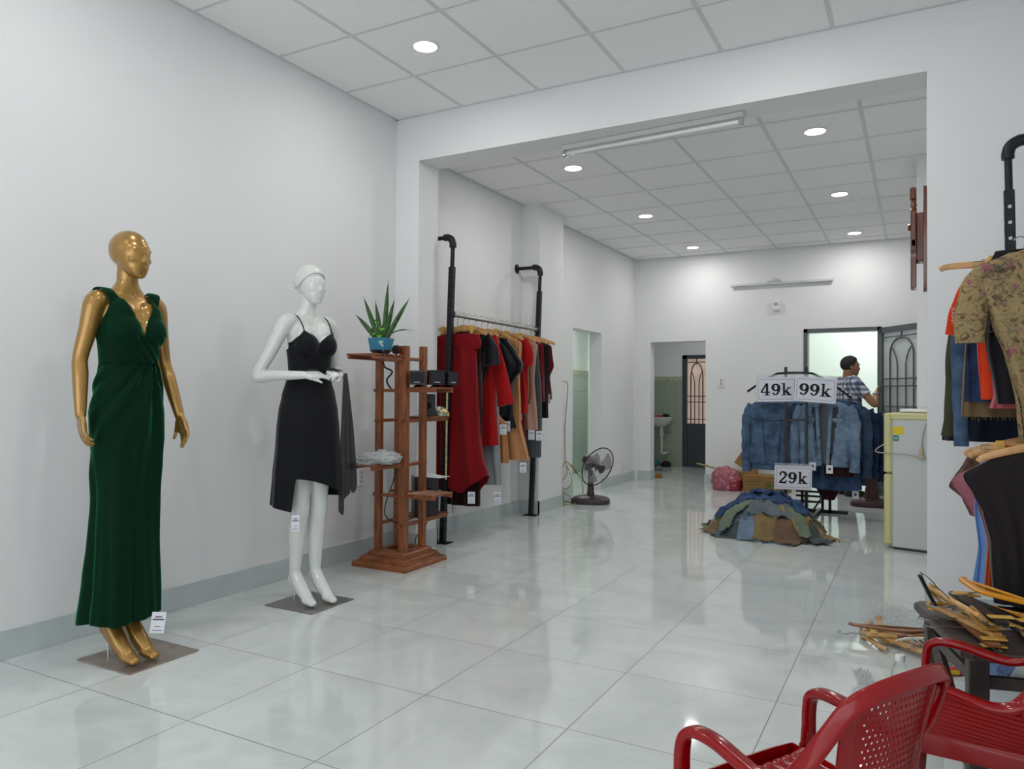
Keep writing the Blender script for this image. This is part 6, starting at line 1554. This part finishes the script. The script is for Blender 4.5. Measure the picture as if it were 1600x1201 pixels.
# ================================================================ RED PLASTIC ARMCHAIRS
M_REDP = mat('red_chair_plastic', '#850006', .17, spec=.42, coat=.1, coat_rough=.08, bump=.02, bscale=20)
def chair(label, x, y, rz, s_):
    t = thing('plastic_armchair', label, 'chair', (x, y, 0), rz, 'red plastic armchairs', s_)
    # forward is +Y.  seat with front-to-back ribs, rolled front edge
    def seat(u, v):
        X = lerp(-.225, .225, u); Y = lerp(-.19, .235, v)
        wv = 1-.14*(1-v)
        z = .418-.016*(1-(2*u-1)**2)*(1-v)**.5-.020*(1-v)
        if v > .86: z -= ((v-.86)/.14)**2*.045
        e_ = abs(2*u-1)
        if e_ > .9: z += 0.006*(e_-.9)*10
        if .08 < v < .90 and e_ < .88: z += .0035*sin(u*2*pi*11)
        return (X*wv, Y, z)
    MB().grid(seat, 132, 28, th=.006).build('seat', M_REDP, t, angle=70)
    ap = [( -.19, -.195), (.19, -.195), (.222, .22), (-.222, .22)]
    b = MB()
    loop = [(-.19, -.19), (-.205, 0), (-.222, .20), (-.20, .232), (0, .24), (.20, .232), (.222, .20), (.205, 0), (.19, -.19), (0, -.2), (-.19, -.19)]
    P_ = catmull([(x_, y_, .385) for x_, y_ in loop], 4); b.band(P_, [.065]*len(P_), [.008]*len(P_), [V((p.x, p.y, 0)).normalized() for p in P_], p=6); b.build('apron', M_REDP, t)
    # backrest: perforated, curved, leaning back
    NU, NV = 41, 49; us = []; 
    def bp(u, v):
        w_ = lerp(.128, .178, v**1.2); X = (2*u-1)*w_
        z = lerp(.40, .795, v)+.03*(1-(2*u-1)**2)*v**2; Y = -.180-.065*v-.038*(1-(2*u-1)**2)*1.0
        return (X, Y, z)
    def cell(k, n):   # alternate wide solid / hole cells
        return k/n
    def skip(i, j):
        if i < 5 or i > NU-6 or j < 7 or j > NV-6: return False
        if j % 2 == 0: return False
        return (i + (j//2) % 2) % 2 == 0
    MB().grid(bp, NU, NV, th=.004, skip=skip).build('backrest', M_REDP, t, angle=50)
    # rim: arm fronts, arms, dips and the top of the back in one sweep
    R_ = [(.262, .198, .46), (.262, .197, .52), (.260, .186, .566), (.256, .150, .588), (.254, .08, .588), (.256, 0, .572), (.258, -.07, .562), (.252, -.13, .580), (.236, -.180, .640), (.214, -.222, .715), (.186, -.256, .780), (.140, -.282, .812), (.072, -.296, .826), (0, -.300, .829)]
    full = R_+[(-a, b_, c) for a, b_, c in reversed(R_[:-1])]
    P_ = catmull(full, 5); n = len(P_); ups = []; W_ = []; H_ = []
    for i in range(n):
        f = abs(2*i/(n-1)-1)     # 1 at the arm fronts, 0 at the middle of the back
        p = P_[i]
        out = V((p.x, p.y*.9, 0)).normalized() if p.length else V((0, -1, 0))
        arm = V((0, 0, 1)) if f > .34 else out
        k = max(0, min(1, (f-.30)/.25)); up_ = (out*(1-k)*1.0+V((0, 0, 1))*k)
        if f > .86: kk = min(1, (f-.86)/.07); up_ = (V((0, 0, 1))*(1-kk)+V((0, 1, 0))*kk)
        if k < 1: up_ = up_ + V((0, 0, .55))*(1-k)
        ups.append(up_.normalized()); W_.append(lerp(.043, .048, k)); H_.append(lerp(.018, .030, k))
    MB().band(P_, W_, H_, ups, p=3.2, seg=18).build('arm_rim', M_REDP, t, angle=60)
    b = MB(); b.band(P_, [w_*.92 for w_ in W_], [.006]*n, ups)   # downturned lip
    # side panels joining back and seat
    for sx in (-1, 1):
        f_ = [(sx*.262, .198, .48), (sx*.263, .205, .30), (sx*.275, .225, .0)]
        MB().band(catmull(f_, 5), [.050]*10+[.044], [.024]*6+[.018]*5, [V((sx*.5*min(1, q/5), 1, 0)).normalized() for q in range(11)], p=4).build('leg', M_REDP, t, angle=60)
        g_ = [(sx*.225, -.155, .575), (sx*.215, -.185, .40), (sx*.225, -.215, .20), (sx*.235, -.245, .0)]
        MB().band(catmull(g_, 5), .052, .012, V((sx*.6, -.8, 0)).normalized(), p=4).build('leg', M_REDP, t, angle=60)
        def sp(u, v, sx=sx):
            yy = lerp(-.185, -.02, u); zt = lerp(.62, .56, u); return (sx*lerp(.200, .250, v)+0*u, yy-.05*v*(1-u), lerp(.40, zt, v)) 
        sb = [(sx*.140, -.190, .41), (sx*.152, -.212, .60), (sx*.172, -.246, .77)]
        MB().band(catmull(sb, 5), .036, .012, V((sx*.35, -.93, .1)).normalized(), p=5).build('back_frame', M_REDP, t, angle=60)
        sa = [(sx*.236, .205, .395), (sx*.262, .20, .40)]
        MB().band(sa, .06, .012, (0, 1, 0)).build('front_web', M_REDP, t)
    return t
chair('near red plastic armchair seen from behind, its back full of small holes', 3.249, 1.659, 1.033, .775)
chair('far red plastic armchair beside the low table, partly behind the near one', 3.585, 2.275, 1.40, .76)
